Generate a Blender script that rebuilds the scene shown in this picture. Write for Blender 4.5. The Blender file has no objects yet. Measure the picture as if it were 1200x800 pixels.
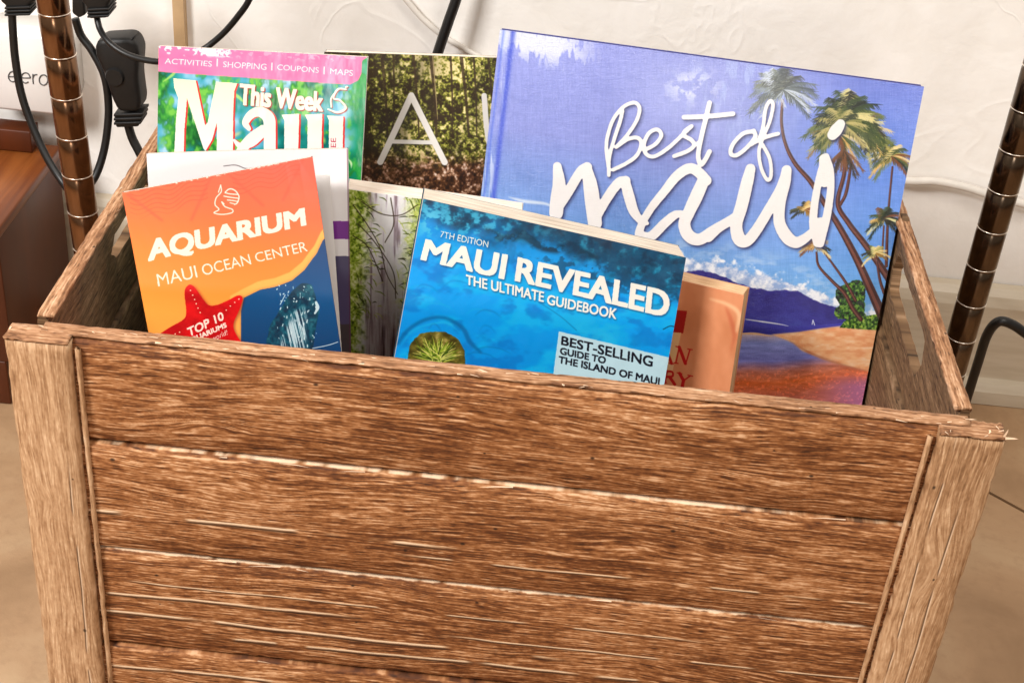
import bpy, bmesh, math, random
import numpy as np
from mathutils import Vector, Matrix
random.seed(4)
rs = np.random.RandomState(11)
sc = bpy.context.scene
COL = sc.collection
# ------------------------------------------------------------------ camera
F = 1741.0; CX, CY = 600.0, 400.0
def nrm(v): return v/np.linalg.norm(v)
_d = nrm(np.array([356-CX, 3080-CY, F])); _e = np.array([743-CX, -718-CY, F]); _e = nrm(_e-_d*(_e@_d))
WZ = -_d; WY = _e; WX = np.cross(WY, WZ)
M = np.array([WX, WY, WZ])                    # world = M @ cam(x right, y down, z forward)
CP = np.array([0.01353879, -0.55566582, 0.65681205])
cam = bpy.data.cameras.new('camera'); cam_o = bpy.data.objects.new('camera', cam); COL.objects.link(cam_o)
cam.sensor_width = 36; cam.lens = F/1200*36; cam.clip_start = .02; cam.clip_end = 60
R = np.array([M[:, 0], -M[:, 1], -M[:, 2]]).T
mw = Matrix.Identity(4)
for i in range(3):
    for j in range(3): mw[i][j] = R[i][j]
    mw[i][3] = CP[i]
cam_o.matrix_world = mw
sc.camera = cam_o
# ------------------------------------------------------------------ light
world = bpy.data.worlds.new('World'); sc.world = world; world.use_nodes = True
bgn = world.node_tree.nodes['Background']
bgn.inputs[0].default_value = (1.0, .86, .72, 1); bgn.inputs[1].default_value = .32
def area(name, loc, tgt, size, power, col, sy=None):
    l = bpy.data.lights.new(name, 'AREA'); l.size = size; l.energy = power; l.color = col
    if sy: l.shape = 'RECTANGLE'; l.size_y = sy
    o = bpy.data.objects.new(name, l); COL.objects.link(o); o.location = loc
    o.rotation_euler = (Vector(tgt)-Vector(loc)).to_track_quat('-Z', 'Y').to_euler(); return o
area('window_light', (-.85, -.72, 1.22), (-.05, .25, .2), .42, 26, (1, .975, .945))
area('room_window_light', (.12, -3.1, 1.0), (.08, .2, .33), .5, 8.5, (1, .98, .96), .26)
area('fill_light', (.62, -.62, 1.70), (-.05, .12, .2), .5, 12, (1, .93, .84))  # unseen fill lamp, added at upper right to lift the crate's inner left side
sc.view_settings.view_transform = 'Standard'; sc.view_settings.look = 'None'
sc.view_settings.exposure = 0.14; sc.view_settings.gamma = 1
sc.render.engine = 'CYCLES'
try: sc.cycles.use_denoising = True
except Exception: pass

# ------------------------------------------------------------------ helpers
def ray(p): return M@np.array([p[0]-CX, p[1]-CY, F])
def unp(p, axis, val):
    r = ray(p); return CP+r*((val-CP[axis])/r[axis])
def hit(p, P0, nn):
    r = ray(p); return CP+r*(((P0-CP)@nn)/(r@nn))
def prj(P):
    q = (np.asarray(P)-CP)@M
    return CX+F*q[..., 0]/q[..., 2], CY+F*q[..., 1]/q[..., 2]
def tag(o, label=None, cat=None, group=None, kind=None):
    if label: o['label'] = label
    if cat: o['category'] = cat
    if group: o['group'] = group
    if kind: o['kind'] = kind
    return o
def empty(name, loc, label=None, cat=None, group=None):
    o = bpy.data.objects.new(name, None); COL.objects.link(o); o.location = loc; o.empty_display_size = .02
    return tag(o, label, cat, group)
def link(name, me, mat, parent=None, smooth=False):
    o = bpy.data.objects.new(name, me); COL.objects.link(o)
    if mat: me.materials.append(mat)
    if smooth:
        me.polygons.foreach_set('use_smooth', [True]*len(me.polygons))
    if parent:
        o.parent = parent; o.matrix_parent_inverse = Matrix.Translation(parent.location).inverted()
    return o
def mesh(name, vs, fs, mat, parent=None, smooth=False):
    me = bpy.data.meshes.new(name); me.from_pydata([tuple(map(float, v)) for v in vs], [], fs); me.update()
    return link(name, me, mat, parent, smooth)
def frombm(name, bm, mat, parent=None, smooth=False):
    bmesh.ops.recalc_face_normals(bm, faces=bm.faces)
    me = bpy.data.meshes.new(name); bm.to_mesh(me); bm.free()
    return link(name, me, mat, parent, smooth)
def box(name, lo, hi, mat, parent=None, bevel=0., seg=2):
    bm = bmesh.new(); bmesh.ops.create_cube(bm, size=1)
    lo, hi = Vector(lo), Vector(hi)
    for v in bm.verts: v.co = Vector([(lo[i]+hi[i])/2+v.co[i]*(hi[i]-lo[i]) for i in range(3)])
    if bevel: bmesh.ops.bevel(bm, geom=bm.edges[:], offset=bevel, segments=seg, affect='EDGES', profile=.5)
    return frombm(name, bm, mat, parent, bevel > 0)
def spline(pts, n=12):
    P = np.array(pts, float); Q = np.vstack([2*P[0]-P[1], P, 2*P[-1]-P[-2]]); out = []
    for i in range(1, len(Q)-2):
        for t in np.linspace(0, 1, n, endpoint=False):
            a, b, c, d = Q[i-1], Q[i], Q[i+1], Q[i+2]
            out.append(.5*((2*b)+(-a+c)*t+(2*a-5*b+4*c-d)*t*t+(-a+3*b-3*c+d)*t**3))
    out.append(Q[-2]); return np.array(out)
def tube(name, pts, r, mat, parent=None, n=12, flat=1.0, ns=12):
    P = spline(pts, ns); vs, fs = [], []
    up = Vector((0, 1, 0.1)).normalized()
    for i, p in enumerate(P):
        t = Vector(P[min(i+1, len(P)-1)]-P[max(i-1, 0)]).normalized()
        a = t.cross(up).normalized(); b = a.cross(t).normalized()
        for k in range(n):
            an = 2*math.pi*k/n; vs.append(Vector(p)+a*math.cos(an)*r*flat+b*math.sin(an)*r)
    for i in range(len(P)-1):
        for k in range(n): fs.append((i*n+k, i*n+(k+1) % n, (i+1)*n+(k+1) % n, (i+1)*n+k))
    fs.append(tuple(range(n))[::-1]); fs.append(tuple((len(P)-1)*n+k for k in range(n)))
    return mesh(name, vs, fs, mat, parent, True)

# ------------------------------------------------------------------ node materials
def S(c):  # sRGB 0-255 -> linear
    o = []
    for v in c:
        v = v/255.; o.append(v/12.92 if v <= .04045 else ((v+.055)/1.055)**2.4)
    return (*o, 1)
class NT:
    def __init__(s, name, rough=.6, spec=.5, metal=0):
        s.m = bpy.data.materials.new(name); s.m.use_nodes = True; s.t = s.m.node_tree
        s.b = s.t.nodes['Principled BSDF']; s.b.inputs['Roughness'].default_value = rough
        s.b.inputs['Specular IOR Level'].default_value = spec; s.b.inputs['Metallic'].default_value = metal
    def n(s, ty, **kw):
        x = s.t.nodes.new(ty)
        for k, v in kw.items():
            if hasattr(x, k) and k not in ('inputs',): setattr(x, k, v)
            else: x.inputs[k.replace('_', ' ')].default_value = v
        return x
    def l(s, a, b): s.t.links.new(a, b)
    def coords(s, scale=(1, 1, 1), rnd=False, src='Object'):
        c = s.n('ShaderNodeTexCoord'); mp = s.n('ShaderNodeMapping'); mp.inputs['Scale'].default_value = scale
        s.l(c.outputs[src], mp.inputs['Vector'])
        if rnd:
            oi = s.n('ShaderNodeObjectInfo'); cb = s.n('ShaderNodeCombineXYZ')
            mu = s.n('ShaderNodeMath', operation='MULTIPLY'); mu.inputs[1].default_value = 37
            s.l(oi.outputs['Random'], mu.inputs[0])
            for k in range(3): s.l(mu.outputs[0], cb.inputs[k])
            s.l(cb.outputs[0], mp.inputs['Location'])
        return mp.outputs[0]
    def noise(s, vec, scale=5, detail=4, rough=.55, dist=0):
        x = s.n('ShaderNodeTexNoise'); x.inputs['Scale'].default_value = scale; x.inputs['Detail'].default_value = detail
        x.inputs['Roughness'].default_value = rough; x.inputs['Distortion'].default_value = dist
        s.l(vec, x.inputs['Vector']); return x.outputs['Fac']
    def ramp(s, fac, stops):
        r = s.n('ShaderNodeValToRGB'); e = r.color_ramp.elements
        while len(e) < len(stops): e.new(.5)
        for i, (p, c) in enumerate(stops): e[i].position = p; e[i].color = c if len(c) == 4 else S(c)
        s.l(fac, r.inputs[0]); return r.outputs[0]
    def mix(s, fac, a, b, mode='MIX'):
        x = s.n('ShaderNodeMix', data_type='RGBA', blend_type=mode)
        if isinstance(fac, (int, float)): x.inputs[0].default_value = fac
        else: s.l(fac, x.inputs[0])
        for i, v in ((6, a), (7, b)):
            if isinstance(v, tuple): x.inputs[i].default_value = v
            else: s.l(v, x.inputs[i])
        return x.outputs[2]
    def math(s, op, a, b=None):
        x = s.n('ShaderNodeMath', operation=op)
        for i, v in ((0, a), (1, b)):
            if v is None: continue
            if isinstance(v, (int, float)): x.inputs[i].default_value = v
            else: s.l(v, x.inputs[i])
        return x.outputs[0]
    def color(s, v):
        if isinstance(v, tuple): s.b.inputs['Base Color'].default_value = v
        else: s.l(v, s.b.inputs['Base Color'])
    def bump(s, h, dist=.001, strength=1.):
        x = s.n('ShaderNodeBump'); x.inputs['Distance'].default_value = dist; x.inputs['Strength'].default_value = strength
        s.l(h, x.inputs['Height']); s.l(x.outputs[0], s.b.inputs['Normal'])
BW = [(0, (0, 0, 0, 1)), (1, (1, 1, 1, 1))]
def wood(name, dark, mid, light, fleck, contrast=1., fx=1., edge=0., fl0=.50, streak=.5):
    """grain runs along local X"""
    g = NT(name, .72, .25)
    v = g.coords((1, 1, 1), True)
    # slow warp of the growth rings
    wv = g.n('ShaderNodeMapping'); wv.inputs['Scale'].default_value = (5*fx, 28, 28); g.l(v, wv.inputs['Vector'])
    w = g.noise(wv.outputs[0], 1.0, 3, .5, .6)
    wm = g.n('ShaderNodeMapping'); wm.inputs['Scale'].default_value = (9*fx, 30, 30); g.l(v, wm.inputs['Vector'])
    w3 = g.noise(wm.outputs[0], 1, 2, .5)
    cbx = g.n('ShaderNodeCombineXYZ'); g.l(g.math('MULTIPLY', g.math('SUBTRACT', w3, .5), .022), cbx.inputs[2])
    va = g.n('ShaderNodeVectorMath', operation='ADD'); g.l(v, va.inputs[0]); g.l(cbx.outputs[0], va.inputs[1]); v = va.outputs[0]
    ring = g.math('SINE', g.math('MULTIPLY', w, 150))
    ring = g.math('ADD', g.math('MULTIPLY', ring, .5), .5)
    f1 = g.n('ShaderNodeMapping'); f1.inputs['Scale'].default_value = (38*fx, 620, 620); g.l(v, f1.inputs['Vector'])
    fib = g.noise(f1.outputs[0], 1, 5, .68, .4)
    f2 = g.n('ShaderNodeMapping'); f2.inputs['Scale'].default_value = (75*fx, 1150, 1150); g.l(v, f2.inputs['Vector'])
    fib2 = g.noise(f2.outputs[0], 1, 3, .6, .2)
    b1 = g.n('ShaderNodeMapping'); b1.inputs['Scale'].default_value = (3.5*fx, 40, 40); g.l(v, b1.inputs['Vector'])
    big = g.noise(b1.outputs[0], 1, 3, .6, .3)
    f3 = g.n('ShaderNodeMapping'); f3.inputs['Scale'].default_value = (34*fx, 230, 230); g.l(v, f3.inputs['Vector'])
    fib3 = g.noise(f3.outputs[0], 1, 4, .6, .8)
    h = g.math('ADD', g.math('MULTIPLY', fib, .40), g.math('MULTIPLY', ring, .055))
    h = g.math('ADD', h, g.math('MULTIPLY', fib2, .26))
    h = g.math('ADD', h, g.math('MULTIPLY', fib3, .22))
    h = g.math('ADD', h, g.math('MULTIPLY', big, .14))
    c = g.ramp(h, [(.42, dark), (.535, mid), (.66, light)])
    gate = g.ramp(fib3, [(.40, (0, 0, 0, 1)), (.58, (1, 1, 1, 1))])
    fl = g.ramp(fib2, [(fl0, (0, 0, 0, 1)), (fl0+.16, (1, 1, 1, 1))])
    c = g.mix(g.math('MULTIPLY', g.math('MULTIPLY', fl, gate), .62*contrast), c, S(fleck))
    s1 = g.n('ShaderNodeMapping'); s1.inputs['Scale'].default_value = (5*fx, 210, 210); g.l(v, s1.inputs['Vector'])
    stn = g.noise(s1.outputs[0], 1, 3, .55, .5)
    c = g.mix(g.math('MULTIPLY', g.ramp(stn, [(.64, (0, 0, 0, 1)), (.70, (1, 1, 1, 1))]), streak), c, S(fleck))
    c = g.mix(g.math('MULTIPLY', g.ramp(stn, [(.29, (1, 1, 1, 1)), (.34, (0, 0, 0, 1))]), streak), c, S(tuple(x*.55 for x in dark)))
    dk = g.ramp(g.math('ADD', g.math('MULTIPLY', fib2, .5), g.math('MULTIPLY', ring, .25)), [(.24, (1, 1, 1, 1)), (.40, (0, 0, 0, 1))])
    c = g.mix(g.math('MULTIPLY', dk, .35), c, S(tuple(x*.6 for x in dark)))
    if edge:   # light on the long arrises painted as pale raw fibres
        tc = g.n('ShaderNodeTexCoord'); sp = g.n('ShaderNodeSeparateXYZ'); g.l(tc.outputs['Generated'], sp.inputs[0])
        a = g.math('ABSOLUTE', g.math('SUBTRACT', sp.outputs[2], .5))
        en = g.noise(g.coords((30, 30, 30), True), 1, 3)
        a = g.math('ADD', a, g.math('MULTIPLY', g.math('SUBTRACT', en, .5), .05))
        c = g.mix(g.math('MULTIPLY', g.ramp(a, [(.478, (0, 0, 0, 1)), (.494, (1, 1, 1, 1))]), edge), c, S(fleck))
    g.color(c)
    g.bump(g.math('ADD', g.math('MULTIPLY', fib, .7), g.math('MULTIPLY', fib2, .5)), .0006, .55)
    return g.m
def vnoise(x, y, seed):
    r = np.random.RandomState(seed); g_ = r.rand(256, 256).astype(np.float32); x = np.asarray(x, np.float32); y = np.asarray(y, np.float32)
    xi = np.floor(x).astype(int); yi = np.floor(y).astype(int); fx = x-xi; fy = y-yi
    fx = fx*fx*(3-2*fx); fy = fy*fy*(3-2*fy)
    a = g_[yi % 256, xi % 256]; b = g_[yi % 256, (xi+1) % 256]; c = g_[(yi+1) % 256, xi % 256]; d = g_[(yi+1) % 256, (xi+1) % 256]
    return (a*(1-fx)+b*fx)*(1-fy)+(c*(1-fx)+d*fx)*fy
def fbm(x, y, seed, o=4):
    s = 0; a = .5; t = 0
    for k in range(o): s = s+a*vnoise(x*2**k+k*7.3, y*2**k+k*3.1, seed+k); t += a; a *= .55
    return s/t
def ss(a, b, x):
    t = np.clip((x-a)/(b-a), 0, 1); return t*t*(3-2*t)
def wood_art(name, Lm, Hm, pal, seed, knots=(), splits=(), gain=2.0, period=2.3, ring=.16, lit_edge=0., ppm=4300, rough=.7, dots=6, warp=9, bmp=.0004):
    """sawn board: fibres, growth rings, knots, drying splits and a painted lit, frayed top arris, painted for a board of Lm x Hm metres"""
    W, H = int(Lm*ppm), max(8, int(Hm*ppm)); r = np.random.RandomState(seed)
    x, z = np.meshgrid((np.arange(W)+.5)/W*Lm*1000, (np.arange(H)+.5)/H*Hm*1000)
    x = x.astype(np.float32); z = z.astype(np.float32); q = z+(fbm(x/120, z/26, seed, 3)-.5)*warp+(fbm(x/26, z/9, seed+5, 2)-.5)*2.2
    for kx, kz, ax, az, am in knots:
        q = q+am*np.exp(-((x-kx)/ax)**2-((z-kz)/az)**2)
    f1 = fbm(x/11, q/.52, seed+11, 4); f2 = fbm(x/4.5, q/.34, seed+21, 2); f3 = fbm(x/55, q/3.2, seed+31, 3); f4 = fbm(x/2.2, z/1.3, seed+35, 3)
    rg = .5+.5*np.sin(q*2*math.pi/period+f3*3); gate = ss(.42, .6, fbm(x/60, z/16, seed+41, 2))
    big = fbm(x/90, z/30, seed+51, 3)
    h = .5+((f1-.5)*1.0+(f2-.5)*.46+(f3-.5)*.45+(f4-.5)*.30+(rg-.5)*ring*(.3+gate)+(big-.5)*.35)*gain*.5
    c = np.stack([np.interp(h, [.14, .36, .54, .74, .92], [p[i] for p in pal[:5]]) for i in range(3)], -1)
    def over(col, m): c[:] = c*(1-m[..., None])+np.array(col, np.float32)*m[..., None]
    over(pal[4], ss(.60, .72, f2)*ss(.5, .64, f1)*.55)
    if gain > 1.2: over([v*.6 for v in pal[0]], ss(.36, .27, f2)*ss(.48, .36, f1)*.6)
    for z0, x0, x1, th in splits:
        zl = z0+(fbm(x/70, x*0+z0, seed+61, 3)-.5)*3; th = th*1.7; d = (z-zl); e = ss(x0, x0+30, x)*ss(x1, x1-30, x)*ss(.30, .46, fbm(x/22, x*0+3, seed+71+int(z0), 2))
        over([v*.45 for v in pal[0]], np.exp(-((d-th*.9)/(th*.5))**2)*e*.8); over(pal[5], np.exp(-(d/(th*.5))**2)*e*.95)
    for _ in range(dots):
        dx, dz, rr = r.rand()*Lm*1000, r.rand()*Hm*1000, r.uniform(.4, .9); over([v*.4 for v in pal[0]], np.exp(-(((x-dx)/rr/1.4)**2+((z-dz)/rr)**2)**2)*.8)
    if lit_edge:
        over(pal[5], ss(lit_edge*.62, lit_edge*.40, z+(fbm(x/5, x*0, seed+81, 4)-.5)*lit_edge*.5+(fbm(x/60, x*0, seed+85, 2)-.5)*lit_edge*.7)*.85)  # pale line painting the light caught along the frayed top edge
    img = bpy.data.images.new(name, W, H); a = np.ones((H, W, 4), np.float32); a[..., :3] = np.clip(c[::-1]/255., 0, 1)
    img.pixels.foreach_set(a.ravel()); img.pack()
    g = NT(name, rough, .3); tc = g.n('ShaderNodeTexCoord'); sp = g.n('ShaderNodeSeparateXYZ'); g.l(tc.outputs['Object'], sp.inputs[0]); cb = g.n('ShaderNodeCombineXYZ')
    g.l(g.math('ADD', g.math('DIVIDE', sp.outputs[0], Lm), .5), cb.inputs[0]); g.l(g.math('ADD', g.math('DIVIDE', sp.outputs[2], Hm*1.01), .5), cb.inputs[1])
    t = g.n('ShaderNodeTexImage'); t.image = img; t.interpolation = 'Cubic'; t.extension = 'MIRROR'; g.l(cb.outputs[0], t.inputs[0])
    g.color(t.outputs['Color']); bw = g.n('ShaderNodeRGBToBW'); g.l(t.outputs['Color'], bw.inputs[0]); g.bump(bw.outputs[0], bmp, .5)
    return g.m
P_F = [(80, 42, 17), (112, 65, 31), (143, 92, 52), (179, 128, 87), (214, 172, 134), (240, 216, 186)]
P_P = [(112, 78, 50), (152, 114, 80), (180, 142, 106), (200, 164, 128), (220, 188, 154), (232, 204, 176)]
P_S = [(74, 52, 33), (100, 74, 50), (120, 91, 63), (140, 109, 79), (166, 134, 104), (190, 160, 130)]
P_R = [(98, 62, 38), (140, 98, 66), (168, 124, 90), (192, 150, 116), (220, 184, 152), (238, 210, 182)]
W_FRONTS = [wood_art('front_board_%s' % n, .4146, .067, P_F, sd, kn, sl, 2.05, lit_edge=w_) for n, sd, kn, sl, w_ in (
    ('first', 300, ((70, 46, 16, 5, 5), (190, 22, 60, 9, 6), (330, 30, 80, 12, -6)), (), .0),
    ('second', 320, ((250, 22, 80, 12, 5), (90, 30, 60, 10, -6)), ((42, -20, 200, .9), (50, 150, 420, .5)), 1.2),
    ('third', 340, ((120, 20, 60, 10, 6), (300, 40, 70, 12, 5)), ((30, -20, 150, .8), (21, 10, 330, .45), (44, -20, 260, .9), (54, -10, 400, .8), (36, 180, 430, .5)), 2.3),
    ('fourth', 360, ((200, 30, 80, 12, 6),), ((16, -10, 260, .8), (24, 60, 400, .5), (34, -10, 180, .7)), 2.4))]
W_POSTS = [wood_art('post_board_%s' % n, .268, .030, P_P, sd, kn, sl, 1.2, 3.2, .12, 0, warp=7, dots=2) for n, sd, kn, sl in (
    ('left', 400, ((95, 17, 9, 5, 3), (150, 12, 40, 8, 3)), ((6, 60, 250, .35),)), ('right', 420, ((75, 14, 22, 7, 6), (150, 18, 40, 8, 4)), ((11, 30, 260, .4), (22, -10, 200, .35))))]
W_POST = W_POSTS[0]
W_SIDE = wood_art('side_board', .262, .067, P_S, 440, ((120, 30, 50, 12, 8),), (), 1.5, warp=9, ppm=3000)
W_RIM = wood_art('rim_board', .456, .0085, P_R, 460, (), (), 1.6, warp=3, ppm=3600, bmp=.0003)

def plain(name, col, rough=.5, spec=.5, metal=0, var=.06, vs=60, bump=0, bs=400):
    g = NT(name, rough, spec, metal)
    c = S(col); n = g.noise(g.coords(), vs, 4)
    lo = tuple(x*(1-var*2) for x in c[:3])+(1,); hi = tuple(min(1, x*(1+var*2)) for x in c[:3])+(1,)
    g.color(g.ramp(n, [(.3, lo), (.7, hi)]))
    if bump: g.bump(g.noise(g.coords(), bs, 3), bump)
    return g.m
M_BLACK = plain('black_cable_rubber', (12, 12, 13), .42, .5, 0, .15, 90)
M_BLACKP = plain('black_plastic', (13, 13, 14), .5, .45, 0, .1, 200, .0001, 1500)
M_WHITEC = plain('white_cable_rubber', (222, 216, 208), .45, .4, 0, .04)
M_WHITEP = plain('white_glossy_plastic', (232, 229, 226), .25, .5, 0, .01)
M_GREYT = plain('grey_print', (82, 80, 80), .5)
M_PAPER = None
def paper_edge(name, a, b, sc_=2600):
    g = NT(name, .85, .1)
    v = g.coords((8, 8, 1), False, 'UV'); n = g.noise(v, 1, 2, .6)
    tc = g.n('ShaderNodeTexCoord'); mp = g.n('ShaderNodeMapping'); mp.inputs['Scale'].default_value = (3, sc_, 1)
    g.l(tc.outputs['UV'], mp.inputs['Vector'])
    s_ = g.noise(mp.outputs[0], 1, 3, .7)
    g.color(g.ramp(s_, [(.36, a), (.60, b)])); g.bump(s_, .0003)
    return g.m
M_PAGE = paper_edge('page_block_edges', (176, 160, 142), (238, 228, 212), 24)
M_PAGEW = paper_edge('cream_page_edges', (216, 196, 176), (246, 236, 224), 14)
M_PAGEY = paper_edge('yellowed_page_edges', (196, 152, 110), (238, 202, 160), 24)

# wall: trowelled plaster
g = NT('trowelled_white_plaster', .62, .3)
v = g.coords()
n1 = g.noise(v, 7, 3, .5, .8); n2 = g.noise(v, 34, 4, .55, .3); n3 = g.noise(v, 260, 3, .6)
rid = g.ramp(g.math('ABSOLUTE', g.math('SUBTRACT', n1, .5)), [(0, (1, 1, 1, 1)), (.016, (0, 0, 0, 1))])
g.color(g.ramp(n2, [(.3, (238, 234, 228)), (.7, (246, 243, 239))]))
g.bump(g.math('ADD', g.math('ADD', g.math('MULTIPLY', rid, .10), g.math('MULTIPLY', n2, .5)), g.math('MULTIPLY', n3, .06)), .004, .55)
M_WALL = g.m
g = NT('painted_baseboard', .4, .4); n = g.noise(g.coords((1, 1, 8)), 20, 3)
g.color(g.ramp(n, [(.3, (196, 182, 160)), (.7, (210, 198, 178))])); M_BASE = g.m
g = NT('tan_stone_tile', .5, .35)
v = g.coords((1, 1, 1)); n = g.noise(v, 9, 5, .6, .6); n2 = g.noise(v, 90, 4, .65)
c = g.ramp(n, [(.3, (152, 120, 88)), (.5, (176, 142, 108)), (.7, (190, 160, 126))])
c = g.mix(g.math('MULTIPLY', g.ramp(n2, [(.5, (0, 0, 0, 1)), (.72, (1, 1, 1, 1))]), .35), c, S((150, 116, 86)))
g.color(c); g.bump(n2, .0008, .5); M_TILE = g.m
M_GROUT = plain('dark_grout', (92, 72, 54), .9, .1)
g = NT('reddish_varnished_wood', .38, .45)
v = g.coords((60, 3, 60)); n = g.noise(v, 1, 5, .6, .5)
g.color(g.ramp(n, [(.3, (84, 38, 10)), (.5, (118, 60, 20)), (.72, (152, 88, 38))])); g.bump(n, .0004, .4); M_CAB = g.m
g = NT('reddish_varnished_shaded', .42, .4)
v = g.coords((30, 30, 3)); n = g.noise(v, 1, 4, .6, .3)
g.color(g.ramp(n, [(.3, (66, 27, 7)), (.7, (90, 40, 11))])); M_CABS = g.m  # darker copy of the cabinet wood: shade of its unlit side put into colour
g = NT('chrome_pole_metal', .27, .5, 1); n = g.noise(g.coords((200, 200, 6)), 1, 3)
g.color(g.ramp(n, [(.3, (120, 88, 64)), (.7, (146, 112, 86))])); M_POLE = g.m; g.b.inputs['Roughness'].default_value = .2
g = NT('pole_metal_dark_reflections', .2, .5, 1); n = g.noise(g.coords((200, 200, 6)), 1, 3)
g.color(g.ramp(n, [(.3, (84, 70, 58)), (.7, (104, 88, 72))])); M_POLE2 = g.m  # same chrome, darker colour standing in for a darker room reflected in it
M_RING = plain('bright_groove_metal', (236, 226, 214), .3, .5, 1, .02)

# ------------------------------------------------------------------ setting
box('wall', (-3, .46, -.002), (3, .56, 2.6), M_WALL)['kind'] = 'structure'
fl = box('floor', (-3, -3, -.05), (3, .60, -.004), M_GROUT); fl['kind'] = 'structure'
ga, gb = unp((1157, 575.6), 2, 0), unp((1200, 599), 2, 0)
gd = nrm((gb-ga)[:2]); gn = np.array([-gd[1], gd[0]]); TS = .457; TH = .75
gi = 0
for i in range(-3, 4):
    for j in range(-3, 4):
        o0 = ga[:2]+gd*(i*TS-.17-ga[:2]@gd)+gn*(j*TH)
        cs = [o0+gd*.0015+gn*.0015, o0+gd*(TS-.0015)+gn*.0015, o0+gd*(TS-.0015)+gn*(TH-.0015), o0+gd*.0015+gn*(TH-.0015)]
        if min(c[1] for c in cs) > .40 or max(c[1] for c in cs) < -1.3: continue
        poly = []                       # clip at the wall line
        for a, b in zip(cs, cs[1:]+cs[:1]):
            if a[1] <= .459: poly.append(a)
            if (a[1] <= .459) != (b[1] <= .459): poly.append(a+(b-a)*(.459-a[1])/(b[1]-a[1]))
        n = len(poly)
        if n < 3: continue
        vs = [(*p, -.003) for p in poly]+[(*p, 0) for p in poly]
        mesh('tile', vs, [tuple(range(n, 2*n))]+[(k, (k+1) % n, n+(k+1) % n, n+k) for k in range(n)], M_TILE, fl)
bb = bmesh.new()      # skirting board with a rounded top, swept along the wall
prof = [(.4585, .0005), (.437, .0005), (.437, .012), (.441, .018), (.446, .020), (.446, .084), (.449, .092), (.4535, .097), (.4585, .099)]
vsA = [bb.verts.new((-3, a, b)) for a, b in prof]; vsB = [bb.verts.new((3, a, b)) for a, b in prof]
for k in range(len(prof)): bb.faces.new((vsA[k], vsA[(k+1) % len(prof)], vsB[(k+1) % len(prof)], vsB[k]))
bb.faces.new(vsA); bb.faces.new(vsB)
tag(frombm('baseboard', bb, M_BASE), kind='structure')

# low cabinet at the left
cb = empty('wooden_cabinet', (-.56, .38, 0), 'low reddish brown varnished wooden cabinet at the left wall behind the pole', 'cabinet')
box('side_panel', (-.384, .306, .038), (-.3585, .435, .1400), M_CABS, cb, .0008)
box('front_panel', (-.75, .304, .038), (-.3845, .322, .1400), M_CABS, cb, .0008)
box('top_board', (-.752, .298, .1403), (-.3560, .436, .1485), M_CAB, cb, .0015)
for fx_ in (-.372, -.74):
    for fy_ in (.314, .424): box('foot', (fx_-.008, fy_-.008, .0005), (fx_+.008, fy_+.008, .0378), M_CABS, cb, .001)
box('bottom_board', (-.7495, .3225, .039), (-.3845, .4345, .046), M_CABS, cb)
box('back_rail', (-.752, .418, .1487), (-.372, .436, .166), M_CABS, cb, .001)

# router on the wall, eero
ero = empty('router', tuple(unp((20, 90), 1, .43)), 'white rounded router with small grey lettering on the wall behind a black cable', 'router')
def eero():
    y0, y1 = .424, .4595
    a = unp((78, 133), 1, y0); b = unp((78, 40), 1, y0)
    x1 = (a[0]+b[0])/2; z0 = unp((30, 133), 1, y0)[2]; z1 = unp((30, 40), 1, y0)[2]; x0 = x1-.068
    bm = bmesh.new(); r = .013; prof = []
    for cx, cz, a0 in ((x1-r, z1-r, 0), (x0+r, z1-r, 90), (x0+r, z0+r, 180), (x1-r, z0+r, 270)):
        for k in range(9):
            an = math.radians(a0+k*90/8); prof.append((cx+r*math.cos(an), cz+r*math.sin(an), math.cos(an), math.sin(an)))
    rings = []
    for y, ins in ((y1, 0), (y0+.004, 0), (y0+.0015, .0010), (y0, .0032)):
        rings.append([bm.verts.new((p[0]-p[2]*ins, y, p[1]-p[3]*ins)) for p in prof])
    for A, B in zip(rings, rings[1:]):
        for k in range(len(A)): bm.faces.new((A[k], A[(k+1) % len(A)], B[(k+1) % len(A)], B[k]))
    bm.faces.new(rings[0]); bm.faces.new(rings[-1])
    frombm('housing', bm, M_WHITEP, ero, True)
    def letter(pts, nm='lettering'):
        tube(nm, [unp(p, 1, y0-.0002) for p in pts], .0005, M_GREYT, ero, 6, 1, 4)
    def arc(cx, cy, rx, ry, a0, a1, n=14): return [(cx+rx*math.cos(math.radians(a0+(a1-a0)*i/n)), cy+ry*math.sin(math.radians(a0+(a1-a0)*i/n))) for i in range(n+1)]
    for cx, cy in ((15, 90), (30, 91.5)):
        letter([(cx-5, cy)]+[(cx+5, cy)]+arc(cx, cy, 5, 6, 0, -310)[1:])
    letter([(39, 98.5), (38.5, 93), (38.5, 87)]); letter([(38.5, 92), (40, 88.5), (43.5, 87.5)])
    letter(arc(51, 94, 5, 6, 0, 360))
eero()

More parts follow.
